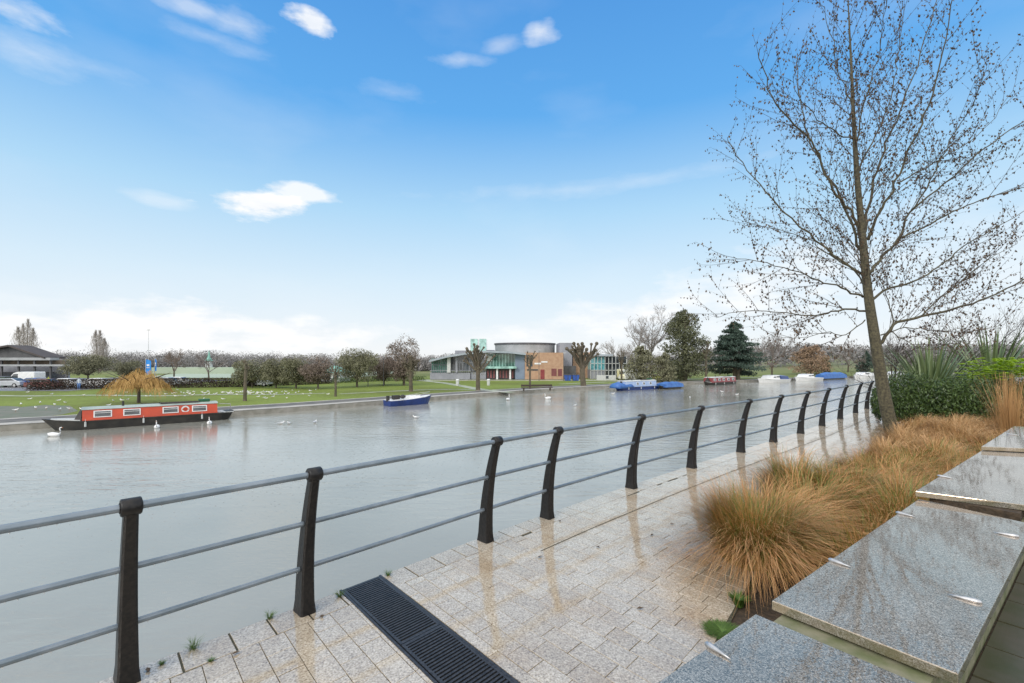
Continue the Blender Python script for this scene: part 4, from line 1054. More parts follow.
massed('conifer_tree', 867, 351, 20, 150, 301, 'cedar', 'dark conifer seen just left of the alder trunk', 2200, .3, .03, .9)
massed('conifer_tree', 826, 357, 10, 140, 302, 'ivy', 'narrow dark evergreen at the right edge of the rust willow', 1500, .25, .02, .3)
# long hedge
b = MB(); rr_ = random.Random(311)
hp = [gl(28, 390.5), gl(90, 388.8), gl(160, 388), gl(240, 387), gl(310, 384.5), gl(330, 383.5)]
hp2 = [gl(330, 383.5), gl(380, 381), gl(425, 380.6)]
def hedge(pts, h, w, m, lab, nper, seed):
    b = MB(); rr_ = random.Random(seed); org = pts[0].copy()
    for i in range(len(pts) - 1):
        A, C_ = pts[i] - org, pts[i + 1] - org; L_ = (C_ - A).length
        for _ in range(int(L_ * nper)):
            p = A.lerp(C_, rr_.random()) + Vector((rr_.uniform(-w, w) * .5, rr_.uniform(-w, w) * .5, rr_.uniform(.02, h * (1 + .08 * noise.noise(A.lerp(C_, .5) + Vector((_ * .01, 0, 0)))))))
            d = Vector((rr_.gauss(0, 1), rr_.gauss(0, 1), rr_.gauss(0, 1))).normalized(); e_ = d.cross(Vector((rr_.gauss(0, 1), rr_.gauss(0, 1), rr_.gauss(0, 1)))).normalized(); s_ = .09
            b.add([p - d * s_, p - e_ * s_ * .6, p + d * s_, p + e_ * s_ * .6], [(0, 1, 2, 3)])
    o = b.build('hedge', M[m]); o.location = org; tag(o, lab, 'hedge')
hedge(hp, 1.5, .8, 'hedgebrown', 'long low brown beech hedge at the back of the lawn before the car park', 560, 312)
hedge(hp2, 1.0, .9, 'hedge', 'low dark green hedge below the largest olive tree', 240, 313)

# ------------------------------------------------------------------ boats
def hull_sections(L_, beam, z0, top, bowrake=.9, stern=.5, n=14):
    rings = []
    for i in range(n + 1):
        t = i / n; x = -L_ / 2 + L_ * t
        bw = beam / 2 * min(1, (max(0, 1 - t) / .2) ** .7 if t > .8 else 1) * (min(1, .55 + t / .1 * .45) if t < .1 else 1); bw = max(bw, .03)
        sh = top + (.22 * ((t - .8) / .2) ** 2 if t > .8 else 0) + (.08 if t < .06 else 0)
        xl = x - .9 * max(0, (t - .8) / .2) ** 1.6 + (.5 if t < .02 else .2 if t < .1 else 0)
        rings.append([(x, -bw, sh), (xl, -bw * .9, z0), (xl, bw * .9, z0), (x, bw, sh)])
    return rings
def narrowboat(loc, rz, L_, spec, lab):
    e = empty('narrowboat', loc, rz, lab, 'narrowboat'); beam = 2.05; top = spec.get('top', .52)
    h = MB(); h.loft(hull_sections(L_, beam, -.3, top)); h.build('hull', M[spec['hull']], e)
    g_ = MB()
    for s_ in (-1, 1): g_.tube([(-L_ / 2 + .3, s_ * beam / 2 * 1.0, top - .05), (L_ * .33, s_ * beam / 2 * 1.0, top - .05)], .035, 5)
    g_.build('rubbing_strake', M[spec.get('strake', 'blackhull')], e)
    x0, x1 = spec['cabin']; x0 = -L_ / 2 + x0; x1 = L_ / 2 - x1; ch = spec.get('h', 1.02)
    c = MB(); bw, tw = beam / 2 - .12, beam / 2 - .27
    c.loft([[(x, -bw, top - .02), (x, -tw, top + ch * .86), (x, tw, top + ch * .86), (x, bw, top - .02)] for x in (x0, x1 - .25 if False else x1)]); cab = c.build('cabin', M[spec['cab']], e)
    r = MB(); r.loft([[(x, -tw - .05, top + ch * .86), (x, -tw * .5, top + ch * .98), (x, tw * .5, top + ch * .98), (x, tw + .05, top + ch * .86), (x, tw + .05, top + ch * .83), (x, -tw - .05, top + ch * .83)] for x in (x0 - .06, x1 + .06)])
    r.build('roof', M[spec['roof']], e)
    for kind, xc, w in spec['win']:
        xc = x0 + (x1 - x0) * xc
        for s_ in (-1, 1):
            tilt = math.atan2(bw - tw, ch * .88) * s_
            zc = top + ch * .47; yc = s_ * (bw + (tw - bw) * .53)
            if kind == 'w':
                f_ = MB(); f_.box((xc, yc + s_ * .012, zc), (w, .035, .46), rx=tilt); fr = f_.build('window', M['white'], e)
                p_ = MB(); p_.box((xc, yc + s_ * .024, zc + .0), (w - .13, .035, .34), rx=tilt); p_.box((xc, yc + s_ * .031, zc + .07), (w - .13, .035, .025), rx=tilt, mi=1); p_.build('pane', [M['dglass'], M['white']], fr)
            else:
                f_ = MB(); f_.tube([(xc, yc + s_ * .0, zc), (xc, yc + s_ * .035, zc)], .25, 16); fr = f_.build('roundel', M['white'], e)
                p_ = MB(); p_.tube([(xc, yc + s_ * .03, zc), (xc, yc + s_ * .045, zc)], .15, 14); p_.box((xc, yc + s_ * .048, zc), (.4, .012, .06)); p_.build('emblem', M[spec['cab']], fr)
    for fx in (-.3, .02, .3):
        q = MB(); q.tube([(L_ * fx, beam / 2 + .06, top - .06), (L_ * fx, beam / 2 + .07, top - .38)], [.055, .055], 8); q.tube([(L_ * fx, beam / 2 + .02, top + .12), (L_ * fx, beam / 2 + .06, top - .06)], .01, 4); q.build('fender', M['offwhite'], e)
    q = MB(); q.box((x0 + (x1 - x0) * .30, .35, top + ch * .98 + .05), (2.4, .25, .06)); q.tube([(x0 + (x1 - x0) * .15, -.35, top + ch * .98 + .04), (x0 + (x1 - x0) * .6, -.3, top + ch * .98 + .04)], .025, 5); q.build('roof_plank', M['twig'], e)
    q = MB(); q.box((x0 + (x1 - x0) * .1, 0, top + ch * .98 + .1), (.7, .6, .2)); q.build('roof_box', M['green'], e)
    q = MB()
    for fx in (.44, -.46): q.tube([(L_ * fx, -.3, top + .05), (L_ * fx * 1.05, -1.3, top - .1), (L_ * fx * 1.1, -2.1, top - .05)], .018, 4)
    q.build('mooring_rope', M['offwhite'], e)
    # foredeck, cratch board, tiller, chimney
    d = MB(); d.loft([[(x1 + .1, -.9, top + .01), (x1 + .1, -.9, top + .05), (x1 + .1, .9, top + .05), (x1 + .1, .9, top + .01)], [(L_ / 2 - .45, -.25, top + .12), (L_ / 2 - .45, -.25, top + .18), (L_ / 2 - .45, .25, top + .18), (L_ / 2 - .45, .25, top + .12)]]); d.build('deck', M['offwhite'], e); d = MB(); d.box(((x0 - L_ / 2) / 2 - .0, 0, top + .0), (abs(x0 + L_ / 2) * .9, beam * .85, .04)); d.build('deck', M['offwhite'], e)
    k = MB(); k.add([(x1 + .05, -.7, top), (x1 + .05, .7, top), (x1 + .05, 0, top + ch), (x1 + .4, -.5, top + .1), (x1 + .4, .5, top + .1)], [(0, 2, 3), (1, 4, 2), (3, 2, 4), (0, 1, 2)][:3]); k.build('bow_cover', M[spec.get('cover', 'blackhull')], e)
    ti = MB(); ti.tube([(-L_ / 2 + .1, 0, top), (-L_ / 2 + .15, 0, top + .55), (-L_ / 2 + .9, 0, top + .62)], [.035, .03, .02], 6); ti.build('tiller', M['steel'], e)
    f_ = MB(); f_.tube([(x1 - 2.1, .3, top + ch * .9), (x1 - 2.1, .3, top + ch * .9 + .4)], .07, 8); f_.tube([(x1 - 4.2, -.2, top + ch * .9), (x1 - 4.2, -.2, top + ch * .9 + .16)], .06, 8); f_.build('chimney', M['blackhull'], e)
    if spec.get('tarp'):
        t0, t1, hh = spec['tarp']; t0 = -L_ / 2 + L_ * t0; t1 = -L_ / 2 + L_ * t1; tm = MB(); rr_ = random.Random(4); rings = []
        for i in range(9):
            x = t0 + (t1 - t0) * i / 8; a = hh * (1 if 0 < i < 8 else .55) * rr_.uniform(.85, 1.1)
            rings.append([(x, -beam / 2 - .04, top - .15), (x, -beam / 2 * .8, top + a * .7), (x, 0, top + a), (x, beam / 2 * .8, top + a * .7), (x, beam / 2 + .04, top - .15)])
        tm.loft(rings); tm.build('tarpaulin', M['tarp'], e, True)
    return e
def between(pa, pb, push=1.0):
    """centre and heading for a boat whose river side waterline runs between two pixels; bow towards the first"""
    A, B_ = gp(*pa, WATER), gp(*pb, WATER); d = (B_ - A); n_ = Vector((-d.y, d.x, 0)).normalized()
    return (A + B_) / 2 + n_ * push, math.atan2(-d.y, -d.x), d.length
c_, rz, L_ = between((43, 432.5), (232, 419), .75)
narrowboat(c_, rz, L_ + .3, dict(hull='blackhull', cab='red', roof='boatroof', top=.6, h=.86, cabin=(1.15, 2.0), win=[('w', 1 - .135, .95), ('w', 1 - .335, .95), ('w', 1 - .62, .95), ('o', 1 - .735, .5), ('w', 1 - .85, .95)]), 'long red narrowboat with black hull and white framed windows moored at left')
c_, rz, L_ = between((618, 391), (661, 388.6), .75)
narrowboat(c_, rz, L_, dict(hull='navy', cab='paleblue', roof='offwhite', cabin=(1.3, 1.6), win=[('w', .2, .5), ('w', .42, .5), ('w', .62, .5)], tarp=(.66, 1.0, .72)), 'pale blue narrowboat with a blue tarpaulin over its bow, before the ivy clad tree')
c_, rz, L_ = between((707, 385.6), (737, 383.8), .6)
narrowboat(c_, rz, L_, dict(hull='blackhull', cab='maroon', roof='offwhite', cabin=(.9, 1.3), h=1.05, win=[('w', .12, .8), ('w', .32, .8), ('w', .52, .8), ('w', .7, .8), ('w', .88, .8)]), 'maroon narrowboat with a row of white framed windows, near the cedar')

def cruiser(loc, rz, L_, hullm, topm, lab, cabin=True, canopy=None, mast=False):
    e = empty('cabin_cruiser', loc, rz, lab, 'motor boat', 'small boats moored along the far bank'); bm_ = L_ * .34
    h = MB(); rings = []
    for i in range(11):
        t = i / 10; x = -L_ / 2 + L_ * t; bw = bm_ / 2 * (1 - max(0, (t - .45) / .55) ** 2.2) + .02; sh = .55 + .35 * t * t; kx = x - (.5 * max(0, t - .7) / .3)
        rings.append([(x, -bw, sh), (kx, -bw * .8, -.2), (kx, bw * .8, -.2), (x, bw, sh)])
    h.loft(rings); hl = h.build('hull', M[hullm], e)
    d = MB(); d.loft([[(x, -bm_ / 2 * w * .94, z), (x, -bm_ / 2 * w * .94, z + .05), (x, bm_ / 2 * w * .94, z + .05), (x, bm_ / 2 * w * .94, z)] for x, w, z in ((-L_ / 2 + .1, 1, .54), (0, .98, .62), (L_ * .3, .78, .76), (L_ * .46, .2, .87))]); d.build('deck', M['white'], e)
    if cabin:
        c = MB(); x0, x1 = -L_ * .12, L_ * .26; w = bm_ / 2 * .78
        c.loft([[(x, -w * k, .6), (x, -w * k * .88, z), (x, w * k * .88, z), (x, w * k, .6)] for x, z, k in ((x0, 1.5, 1), (x0 + L_ * .22, 1.45, 1), (x1, .85, .7))]); c.build('cabin', M[topm], e)
        g_ = MB()
        for s_ in (-1, 1):
            g_.box((x0 + L_ * .06, s_ * w * .95, 1.17), (L_ * .13, .06, .26)); g_.box((x0 + L_ * .19, s_ * w * .93, 1.12), (L_ * .09, .06, .22))
        g_.add([(x0 + L_ * .23, -w * .8, 1.42), (x0 + L_ * .23, w * .8, 1.42), (x0 + L_ * .30, w * .76, 1.1), (x0 + L_ * .30, -w * .76, 1.1)], [(0, 1, 2, 3)]); g_.build('window', M['dglass'], e)
    else:
        c = MB(); c.loft([[(x, -w, .6), (x, -w * .7, z), (x, w * .7, z), (x, w, .6)] for x, z, w in ((-L_ * .05, .95, .5), (L_ * .2, .95, .45), (L_ * .33, .75, .2))]); c.build('coachroof', M['white'], e)
        o_ = MB(); o_.box((-L_ * .3, .1, .85), (.7, .5, .4)); o_.ball((-L_ * .18, -.2, .9), (.3, .25, .22)); o_.box((-L_ * .48, 0, .75), (.25, .3, .6)); o_.build('outboard_motor', M['blackhull'], e)
    if canopy:
        c = MB(); rings = []
        for x, z in ((-L_ * .46, .9), (-L_ * .42, 1.45), (-L_ * .13, 1.55)): rings.append([(x, -bm_ * .46, .58), (x, -bm_ * .42, z * .85), (x, 0, z), (x, bm_ * .42, z * .85), (x, bm_ * .46, .58)])
        c.loft(rings); c.build('canopy', M[canopy], e)
    r = MB()
    for s_ in (-1, 1): r.tube([(L_ * .05, s_ * bm_ * .42, .95), (L_ * .3, s_ * bm_ * .3, 1.15), (L_ * .47, 0, 1.25)], .015, 4)
    r.build('guard_rail', M['steel'], e)
    return e
def bt_(pa, pb, push=.4): return between(pa, pb, push)
c_, rz, L_ = bt_((390, 406.3), (432, 403.4)); cruiser(c_, rz + math.pi, L_ + .3, 'navy', 'white', 'small navy hulled boat with white deck moored before the mossy pollard', False)
c_, rz, L_ = bt_((760, 382.8), (785, 381.6)); cruiser(c_, rz, L_, 'white', 'white', 'white cabin cruiser with a dark canopy astern, left of the pair by the jetty', True, 'navy')
c_, rz, L_ = bt_((797, 380.9), (818, 379.9)); cruiser(c_, rz, L_, 'white', 'white', 'white cabin cruiser nudging the blue covered boat')
c_, rz, L_ = bt_((857, 378.2), (871, 377.6)); cruiser(c_, rz, L_ + 1, 'white', 'white', 'white cruiser with raised white canopy showing left of the alder trunk', True, 'white')
c_, rz, L_ = bt_((888, 376.9), (906, 376.3)); cruiser(c_, rz, L_ + 1, 'white', 'white', 'white boat glimpsed between the alder trunk and the dark bushes')
def covered(loc, rz, L_, hh, lab):
    e = empty('covered_boat', loc, rz, lab, 'covered boat'); bm_ = 2.0; h = MB(); h.loft(hull_sections(L_, bm_, -.25, .4)); h.build('hull', M['blackhull'], e)
    t = MB(); rings = []; rr_ = random.Random(9)
    for i in range(9):
        x = -L_ / 2 * .97 + L_ * .9 * i / 8; a = hh * (.75 if i in (0, 8) else 1) * rr_.uniform(.93, 1.05)
        rings.append([(x, -bm_ / 2 - .03, .3), (x, -bm_ / 2 * .85, .4 + a * .75), (x, 0, .4 + a), (x, bm_ / 2 * .85, .4 + a * .75), (x, bm_ / 2 + .03, .3)])
    t.loft(rings); t.build('tarpaulin', M['tarp'], e)
c_, rz, L_ = bt_((661, 389.3), (681, 388.2)); covered(c_, rz, L_, .75, 'small boat under a crumpled blue tarpaulin tied behind the pale blue narrowboat')
c_, rz, L_ = bt_((819, 379.9), (845, 378.8)); covered(c_, rz, L_, 1.35, 'boat wholly boxed in by a bright blue tarpaulin, between white cruisers')
# landing stage by the white cruiser
b = MB(); A = gp(786, 380.6, WATER); b.box((0, 0, .35), (6, 1.2, .12), R(28));
for k in (-2.5, 0, 2.5): b.tube([(k * .88, k * .47, -.6), (k * .88, k * .47, .6)], .08, 6)
o = b.build('landing_stage', M['towpath']); o.location = A; tag(o, 'low timber landing stage between the two white cruisers', 'jetty')

# ------------------------------------------------------------------ birds
def swan(loc, rz, lab, sc=1):
    e = empty('swan', loc, rz, lab, 'swan', 'swans on the river'); b = MB(); rings = []
    for x, w, z0, z1 in ((-.48, .03, .22, .26), (-.36, .14, .06, .30), (-.15, .22, -.06, .34), (.1, .23, -.08, .32), (.3, .16, -.04, .28), (.4, .07, .02, .2)):
        zc = (z0 + z1) / 2; hz = (z1 - z0) / 2; rings.append([(x, math.cos(a) * w, zc + math.sin(a) * hz) for a in [k * math.pi / 4 for k in range(8)]])
    b.loft(rings)
    b.tube([(.34, 0, .15), (.47, 0, .28), (.47, 0, .45), (.42, 0, .60), (.44, 0, .70), (.51, 0, .73)], [.07, .05, .04, .036, .04, .045], 8); b.ball((.53, 0, .73), (.07, .045, .048), 8, 5)
    b.build('body', M['bird'], e, True)
    k = MB(); k.tube([(.58, 0, .72), (.68, 0, .69)], [.028, .012], 6); k.build('beak', M['beak'], e); e.scale = (sc,) * 3
swan(gp(54, 436.2, WATER), R(10), 'swan nearest the bow of the red narrowboat', .72)
swan(gp(157, 428, WATER), R(302), 'swan seen end on below the middle of the red narrowboat', .72)
swan(gp(209.5, 424, WATER), R(300), 'swan below the stern of the red narrowboat', .72)
swan(gp(508, 400.2, WATER), R(70), 'swan with raised neck right of the navy boat', .85)
swan(gp(548, 399.0, WATER), R(200), 'swan sitting low on the water below the brick front', .85)
gm = MB(); rings = []
for x, w, zc, hz in ((-.22, .012, .17, .012), (-.12, .05, .17, .04), (0, .075, .165, .06), (.1, .055, .175, .05), (.15, .03, .2, .03)):
    rings.append([(x, math.cos(a) * w, zc + math.sin(a) * hz) for a in [k * math.pi / 3 for k in range(6)]])
gm.loft(rings); gm.ball((.16, 0, .235), (.045, .036, .038), 6, 4)
gm.add([(-.24, .02, .18), (-.02, .08, .215), (.05, .03, .235), (-.2, 0, .2)], [(0, 1, 2, 3)], 1); gm.add([(-.24, -.02, .18), (-.02, -.08, .215), (.05, -.03, .235), (-.2, 0, .2)], [(3, 2, 1, 0)], 1)
gm.tube([(.19, 0, .23), (.235, 0, .222)], [.011, .004], 4, mi=2)
for s_ in (-1, 1): gm.tube([(0, s_ * .025, .11), (.005, s_ * .025, 0)], .006, 3, mi=2)
gme = gm.mesh('gull', [M['bird'], M['birdgrey'], M['beak']])
rr_ = random.Random(401); ng = 0
for k in range(125):
    if k < 70: px = rr_.gauss(235, 42); py = 395.2 - (px - 150) * .012 * (px > 150) + rr_.gauss(0, 1.3)
    elif k < 100: px = rr_.uniform(100, 345); py = rr_.uniform(391, 402)
    else: px = rr_.uniform(-5, 130); py = rr_.uniform(393, 412)
    if not (-8 < px < 400): continue
    o = bpy.data.objects.new('gull', gme); COL.objects.link(o)
    q = gl(px, max(py, 390.8)); s_ = rr_.uniform(.85, 1.1); place(o, q + Vector((0, 0, .015)), rr_.uniform(0, 6.28), s_)
    tag(o, 'white gull standing on the far lawn', 'gull', 'gulls scattered over the far lawn')
for (px, py) in ((281, 424), (289, 424), (315, 423), (416, 418), (575, 406), (690, 398), (613, 394), (722, 392), (737, 395)):
    o = bpy.data.objects.new('gull', gme); COL.objects.link(o); place(o, gp(px, py, WATER) - Vector((0, 0, .12)), rr_.uniform(0, 6.28), 1.25)
    tag(o, 'white gull floating on the river', 'gull', 'gulls floating on the river')

# ------------------------------------------------------------------ grandstand, left edge
def bx(b, px0, px1, py0, py1, Y, dep=4, mi=0):
    """box whose front face at depth Y spans photo columns and rows"""
    a, c = at(px0, py0, Y), at(px1, py1, Y); b.box(((a.x + c.x) / 2, Y + dep / 2, (a.z + c.z) / 2), (abs(c.x - a.x), dep, abs(a.z - c.z)), mi=mi)
def built(b, name, m, parent, **k):
    off = Vector(parent.location); b.v = [tuple(Vector(p) - off) for p in b.v]; return b.build(name, m, parent, **k)
Y = 98
gs = empty('grandstand', Vector(((20 - HX) / F * Y, Y, LAWN)), 0, 'open fronted dark timber grandstand with a shallow gabled roof at the left edge', 'building')
b = MB(); rf = [at(-60, 357, Y), at(14, 345, Y), at(50, 357, Y)]
b.loft([[p + Vector((0, dy, 0)) for p in (rf[0], rf[1], rf[2], rf[2] + Vector((0, 0, -.35)), rf[1] + Vector((0, 0, -.35)), rf[0] + Vector((0, 0, -.35)))] for dy in (-1.2, 3.5)])
built(b, 'roof', mat('dark_brown_roof', (.075, .06, .055, 1), (.05, .042, .04, 1), .6, .7), gs)
b = MB(); b.loft([[p + Vector((0, dy, -.4)) for p in (rf[0] + Vector((1, 0, 0)), rf[1], rf[2] - Vector((1, 0, 0)))] for dy in (0, .3)]); built(b, 'gable', M['dgrey'], gs)
b = MB(); bx(b, -60, 50, 357.6, 360.2, Y - 1, 2); bx(b, -60, 68, 364.5, 366.2, Y - 1.2, 6); built(b, 'fascia', M['drum'], gs)
b = MB(); bx(b, -60, 66, 360.3, 364.4, Y + .4, .3); built(b, 'upper_wall', mat('brown_weatherboard', (.13, .10, .07, 1), (.09, .075, .06, 1), 1, .8), gs)
b = MB(); bx(b, -60, 68, 366, 380, Y + 8, .5); built(b, 'rear_wall', M['grey'], gs)
for px in (-30, 1, 18, 34, 50, 66):
    b = MB(); bx(b, px - .7, px + .7, 360.4, 382, Y - .6, .3); built(b, 'post', M['dgrey'], gs)
b = MB()
for k in range(5): bx(b, -60, 50, 372 + k * 1.4, 373.3 + k * 1.4, Y + 7 - k * 1.6, 1.5)
built(b, 'seating', M['dgrey'], gs)
Y = 75; e = empty('storage_container', at(-4, 389, Y), 0, 'dark green storage container cut by the left edge', 'container')
b = MB(); bx(b, -25, 4.5, 377, 389.5, Y, 2.5); built(b, 'body', M['green'], e)
b = MB()
for k in range(9): bx(b, -24 + k * 3, -23 + k * 3, 378.2, 388.8, Y - .05, .05)
bx(b, -25.4, 4.9, 376.6, 377.4, Y - .1, 2.7); built(b, 'ribs', M['dgrey'], e)

# ------------------------------------------------------------------ cars
def car(loc, rz, paint, lab, sc=1, van=False, name='parked_car'):
    e = empty(name, loc, rz, lab, 'van' if van else 'car', None if van else 'cars parked beyond the hedge')
    L_, w = (5.4, 1.95) if van else (4.3, 1.75)
    prof = [(-L_ / 2, .35), (-L_ / 2, .85), (-L_ / 2 + .25, .95), (-L_ * .30, 1.0), (-L_ * .17, 1.42), (L_ * .2, 1.45), (L_ * .40, 1.0), (L_ / 2 - .05, .9), (L_ / 2, .4), (L_ / 2 - .1, .28), (-L_ / 2 + .1, .28)] if not van else \
        [(-L_ / 2, .4), (-L_ / 2, .95), (-L_ / 2 + .35, 1.12), (-L_ * .28, 1.3), (-L_ * .14, 2.15), (-L_ * .02, 2.35), (L_ / 2 - .1, 2.35), (L_ / 2, 2.2), (L_ / 2, .4), (L_ / 2 - .1, .3), (-L_ / 2 + .1, .3)]
    b = MB(); rings = []
    for y in (-w / 2, -w / 2 + .06, w / 2 - .06, w / 2):
        k = .985 if abs(y) == w / 2 else 1
        rings.append([(x * k, y * (1 - .14 * max(0, (z - .95)) / .5 if not van else 1 - .03 * z / 2), z) for x, z in prof])
    b.loft(rings); b.build('body', M[paint], e, bevel=.03)
    g_ = MB()
    for s_ in (-1, 1):
        if not van:
            yy = s_ * (w / 2 + .004)
            g_.add([(-L_ * .25, yy * .975, 1.03), (-L_ * .15, yy * .885, 1.37), (L_ * .18, yy * .875, 1.39), (L_ * .33, yy * .975, 1.04)], [(0, 1, 2, 3)])
        else: g_.add([(-L_ * .24, s_ * (w / 2 + .006), 1.3), (-L_ * .13, s_ * (w / 2 - .01), 2.0), (0, s_ * (w / 2 - .012), 2.02), (0, s_ * (w / 2 + .006), 1.32)], [(0, 1, 2, 3)])
    if not van:
        g_.add([(L_ * .385, -w * .40, 1.06), (L_ * .385, w * .40, 1.06), (L_ * .225, w * .36, 1.425), (L_ * .225, -w * .36, 1.425)], [(0, 1, 2, 3)]); g_.add([(-L_ * .29, -w * .40, 1.05), (-L_ * .29, w * .40, 1.05), (-L_ * .185, w * .36, 1.40), (-L_ * .185, -w * .36, 1.40)], [(0, 3, 2, 1)])
    else: g_.add([(-L_ * .275, -w * .44, 1.36), (-L_ * .275, w * .44, 1.36), (-L_ * .155, w * .42, 2.1), (-L_ * .155, -w * .42, 2.1)], [(0, 3, 2, 1)])
    g_.build('windows', M['dglass'], e)
    for x in (-L_ * .31, L_ * .31):
        for s_ in (-1, 1):
            t = MB(); t.tube([(x, s_ * (w / 2 - .2), .33), (x, s_ * (w / 2 + .02), .33)], .33, 14); wh = t.build('wheel', M['tyre'], e)
            t = MB(); t.tube([(x, s_ * (w / 2 + .02), .33), (x, s_ * (w / 2 + .035), .33)], .2, 10); t.build('rim', M['steel'], wh)
    for s_ in (-1, 1):
        t = MB(); t.box((-L_ / 2 + .02, s_ * w * .36, .78), (.08, .3, .13)); t.build('headlight', M['white'], e)
    return e
M['silver'] = mat('silver_car_paint', (.42, .44, .47, 1), (.5, .52, .55, 1), 1, .25, metal=.4)
M['bluecar'] = mat('blue_car_paint', (.03, .08, .28, 1), (.04, .1, .32, 1), 1, .25)
M['redcar'] = mat('red_car_paint', (.20, .07, .07, 1), None, 1, .25)
def onl(px, Y): return Vector(((px - HX) / F * Y, Y, LAWN + .02))
for px, Y, pt, lab in ((10, 73, 'silver', 'silver car parked nearest the green container'), (36, 74, 'bluecar', 'blue car parked behind the hedge below the grandstand'), (44, 70, 'redcar', 'dull red car parked in front of the blue one'), (68, 72, 'white', 'white car parked beyond the hedge, left of the flat topped olive tree'),
        (100, 73, 'white', 'white car parked right of the flat topped olive tree'), (118, 74, 'silver', 'silver car parked behind the orange willow'), (165, 76, 'silver', 'silver car glimpsed right of the blue banner'), (178, 78, 'white', 'white car at the right end of the car park'), (260, 76, 'silver', 'silver car seen between trunks of the olive row')):
    car(onl(px, Y), R(rnd.choice((0, 180)) + rnd.uniform(-8, 8)), pt, lab)
Y = 77; v = car(onl(24, Y), 0, 'white', 'white van with its rear under a lime yellow board, by the grandstand', van=True, name='parked_van')
b = MB(); a = at(30, 378.3, 76); c = at(50, 380.4, 76); b.box(((a.x + c.x) / 2, 76, (a.z + c.z) / 2), (c.x - a.x, .08, a.z - c.z)); b.box((a.x + .3, 76.05, LAWN + .6), (.08, .08, 1.9)); b.box((c.x - .3, 76.05, LAWN + .6), (.08, .08, 1.9))
o = b.build('hoarding', M['yellow']); tag(o, 'long lime yellow board on short legs above the cars by the grandstand', 'board')
car(onl(637, 97), R(178), 'white', 'white panel van parked right of the theatre', van=True, name='parked_van')
b = MB(); M['ambulance'] = mat('yellow_white_van', (.7, .62, .25, 1), (.75, .75, .7, 1), .8, .4)
car(onl(624, 99), R(90), 'ambulance', 'yellowish van seen end on behind the white panel van', van=True, name='parked_van')
car(onl(655, 98), R(0), 'yellow', 'yellow car half hidden right of the white panel van')
# person in pale top by the car park (small figure)
M['skin'] = mat('skin', (.45, .26, .18, 1), None, 4, .6); M['bluecloth'] = mat('blue_cloth', (.08, .16, .35, 1), None, 4, .8); M['palecloth'] = mat('pale_cloth', (.5, .55, .62, 1), None, 4, .8)
def person(loc, rz, lab, top, bot):
    e = empty('person', loc, rz, lab, 'person'); me = bpy.data.meshes.new('body')
    J = [(0, 0, .95), (0, 0, 1.15), (0, 0, 1.40), (0, 0, 1.52), (0, .01, 1.66), (.0, .0, 1.76), (-.2, 0, 1.40), (-.27, .02, 1.12), (-.27, .1, .86), (.2, 0, 1.40), (.27, .02, 1.12), (.27, .1, .86), (-.1, 0, .90), (-.11, .02, .5), (-.11, -.02, .07), (-.11, .14, .04), (.1, 0, .90), (.11, .02, .5), (.11, -.05, .07), (.11, .12, .04)]
    E = [(0, 1), (1, 2), (2, 3), (3, 4), (4, 5), (2, 6), (6, 7), (7, 8), (2, 9), (9, 10), (10, 11), (0, 12), (12, 13), (13, 14), (14, 15), (0, 16), (16, 17), (17, 18), (18, 19)]
    rad = [.15, .14, .15, .06, .10, .07, .065, .05, .035, .065, .05, .035, .1, .07, .045, .04, .1, .07, .045, .04]
    me.from_pydata(J, E, []); me.materials.append(M[top]); o = bpy.data.objects.new('body', me); COL.objects.link(o); o.parent = e
    s_ = o.modifiers.new('skin', 'SKIN'); o.modifiers.new('sub', 'SUBSURF').levels = 1
    for i, r in enumerate(rad): me.skin_vertices[0].data[i].radius = (r, r * .85)
    me.skin_vertices[0].data[0].use_root = True
    h = MB(); h.ball((0, -.01, 1.70), (.105, .115, .12), 8, 6); h.build('hair', M['browntwig'], e, True)
    t = MB()
    for x in (-.105, .105): t.tube([(x, 0, .96), (x * 1.05, .02, .5), (x * 1.08, 0, .10)], [.125, .085, .06], 8)
    t.build('trousers', M[bot], e, True)
def terrp(px, Y): return Vector(((px - HX) / F * Y, Y, LAWN))
person(terrp(79, 67.5), R(190), 'person in a pale blue top standing among the parked cars', 'palecloth', 'bluecloth')

# banner flags, mast, lamp posts
def banner(px, Y, top, bot, w, lab, m='banner'):
    e = empty('banner_flag', terrp(px, Y), 0, lab, 'banner'); hz = at(px, top, Y).z - LAWN; lz = at(px, bot, Y).z - LAWN
    b = MB(); b.tube([(-w / 2 - .05, 0, 0), (-w / 2 - .05, 0, hz + .2)], .06, 6); b.build('pole', M['steel'], e)
    b = MB(); rings = []
    n_ = 6
    vs = []
    for k in range(n_ + 1): x = -w / 2 + w * k / n_; vs += [(x, .06 * math.sin(k), lz), (x, .06 * math.sin(k + .5), hz - .25 * (k / n_) ** 2)]
    b.add(vs, [(2 * k, 2 * k + 2, 2 * k + 3, 2 * k + 1) for k in range(n_)]); b.build('flag', M[m], e)
    b = MB(); b.box((0, -.09, lz + (hz - lz) * .62), (w * .5, .02, .35)); b.box((0, -.09, lz + (hz - lz) * .45), (w * .6, .02, .12)); b.build('emblem', M['white'], e)
banner(148.4, 88, 359.5, 374.5, 1.0, 'tall blue banner flag rising above the orange willow')
banner(155.8, 92, 359, 371, .3, 'thin blue flag on a pole right of the tall blue banner')
def lamp(px, Y, top, lab, name='lamp_post'):
    e = empty(name, terrp(px, Y), 0, lab, 'lamp post', 'slim posts across the river'); h = at(px, top, Y).z - LAWN
    b = MB(); b.tube([(0, 0, 0), (0, 0, h)], [.07, .04], 6); b.build('pole', M['dgrey'], e)
    b = MB(); b.box((.2, 0, h + .02), (.55, .18, .1)); b.build('lamp_head', M['offwhite'], e)
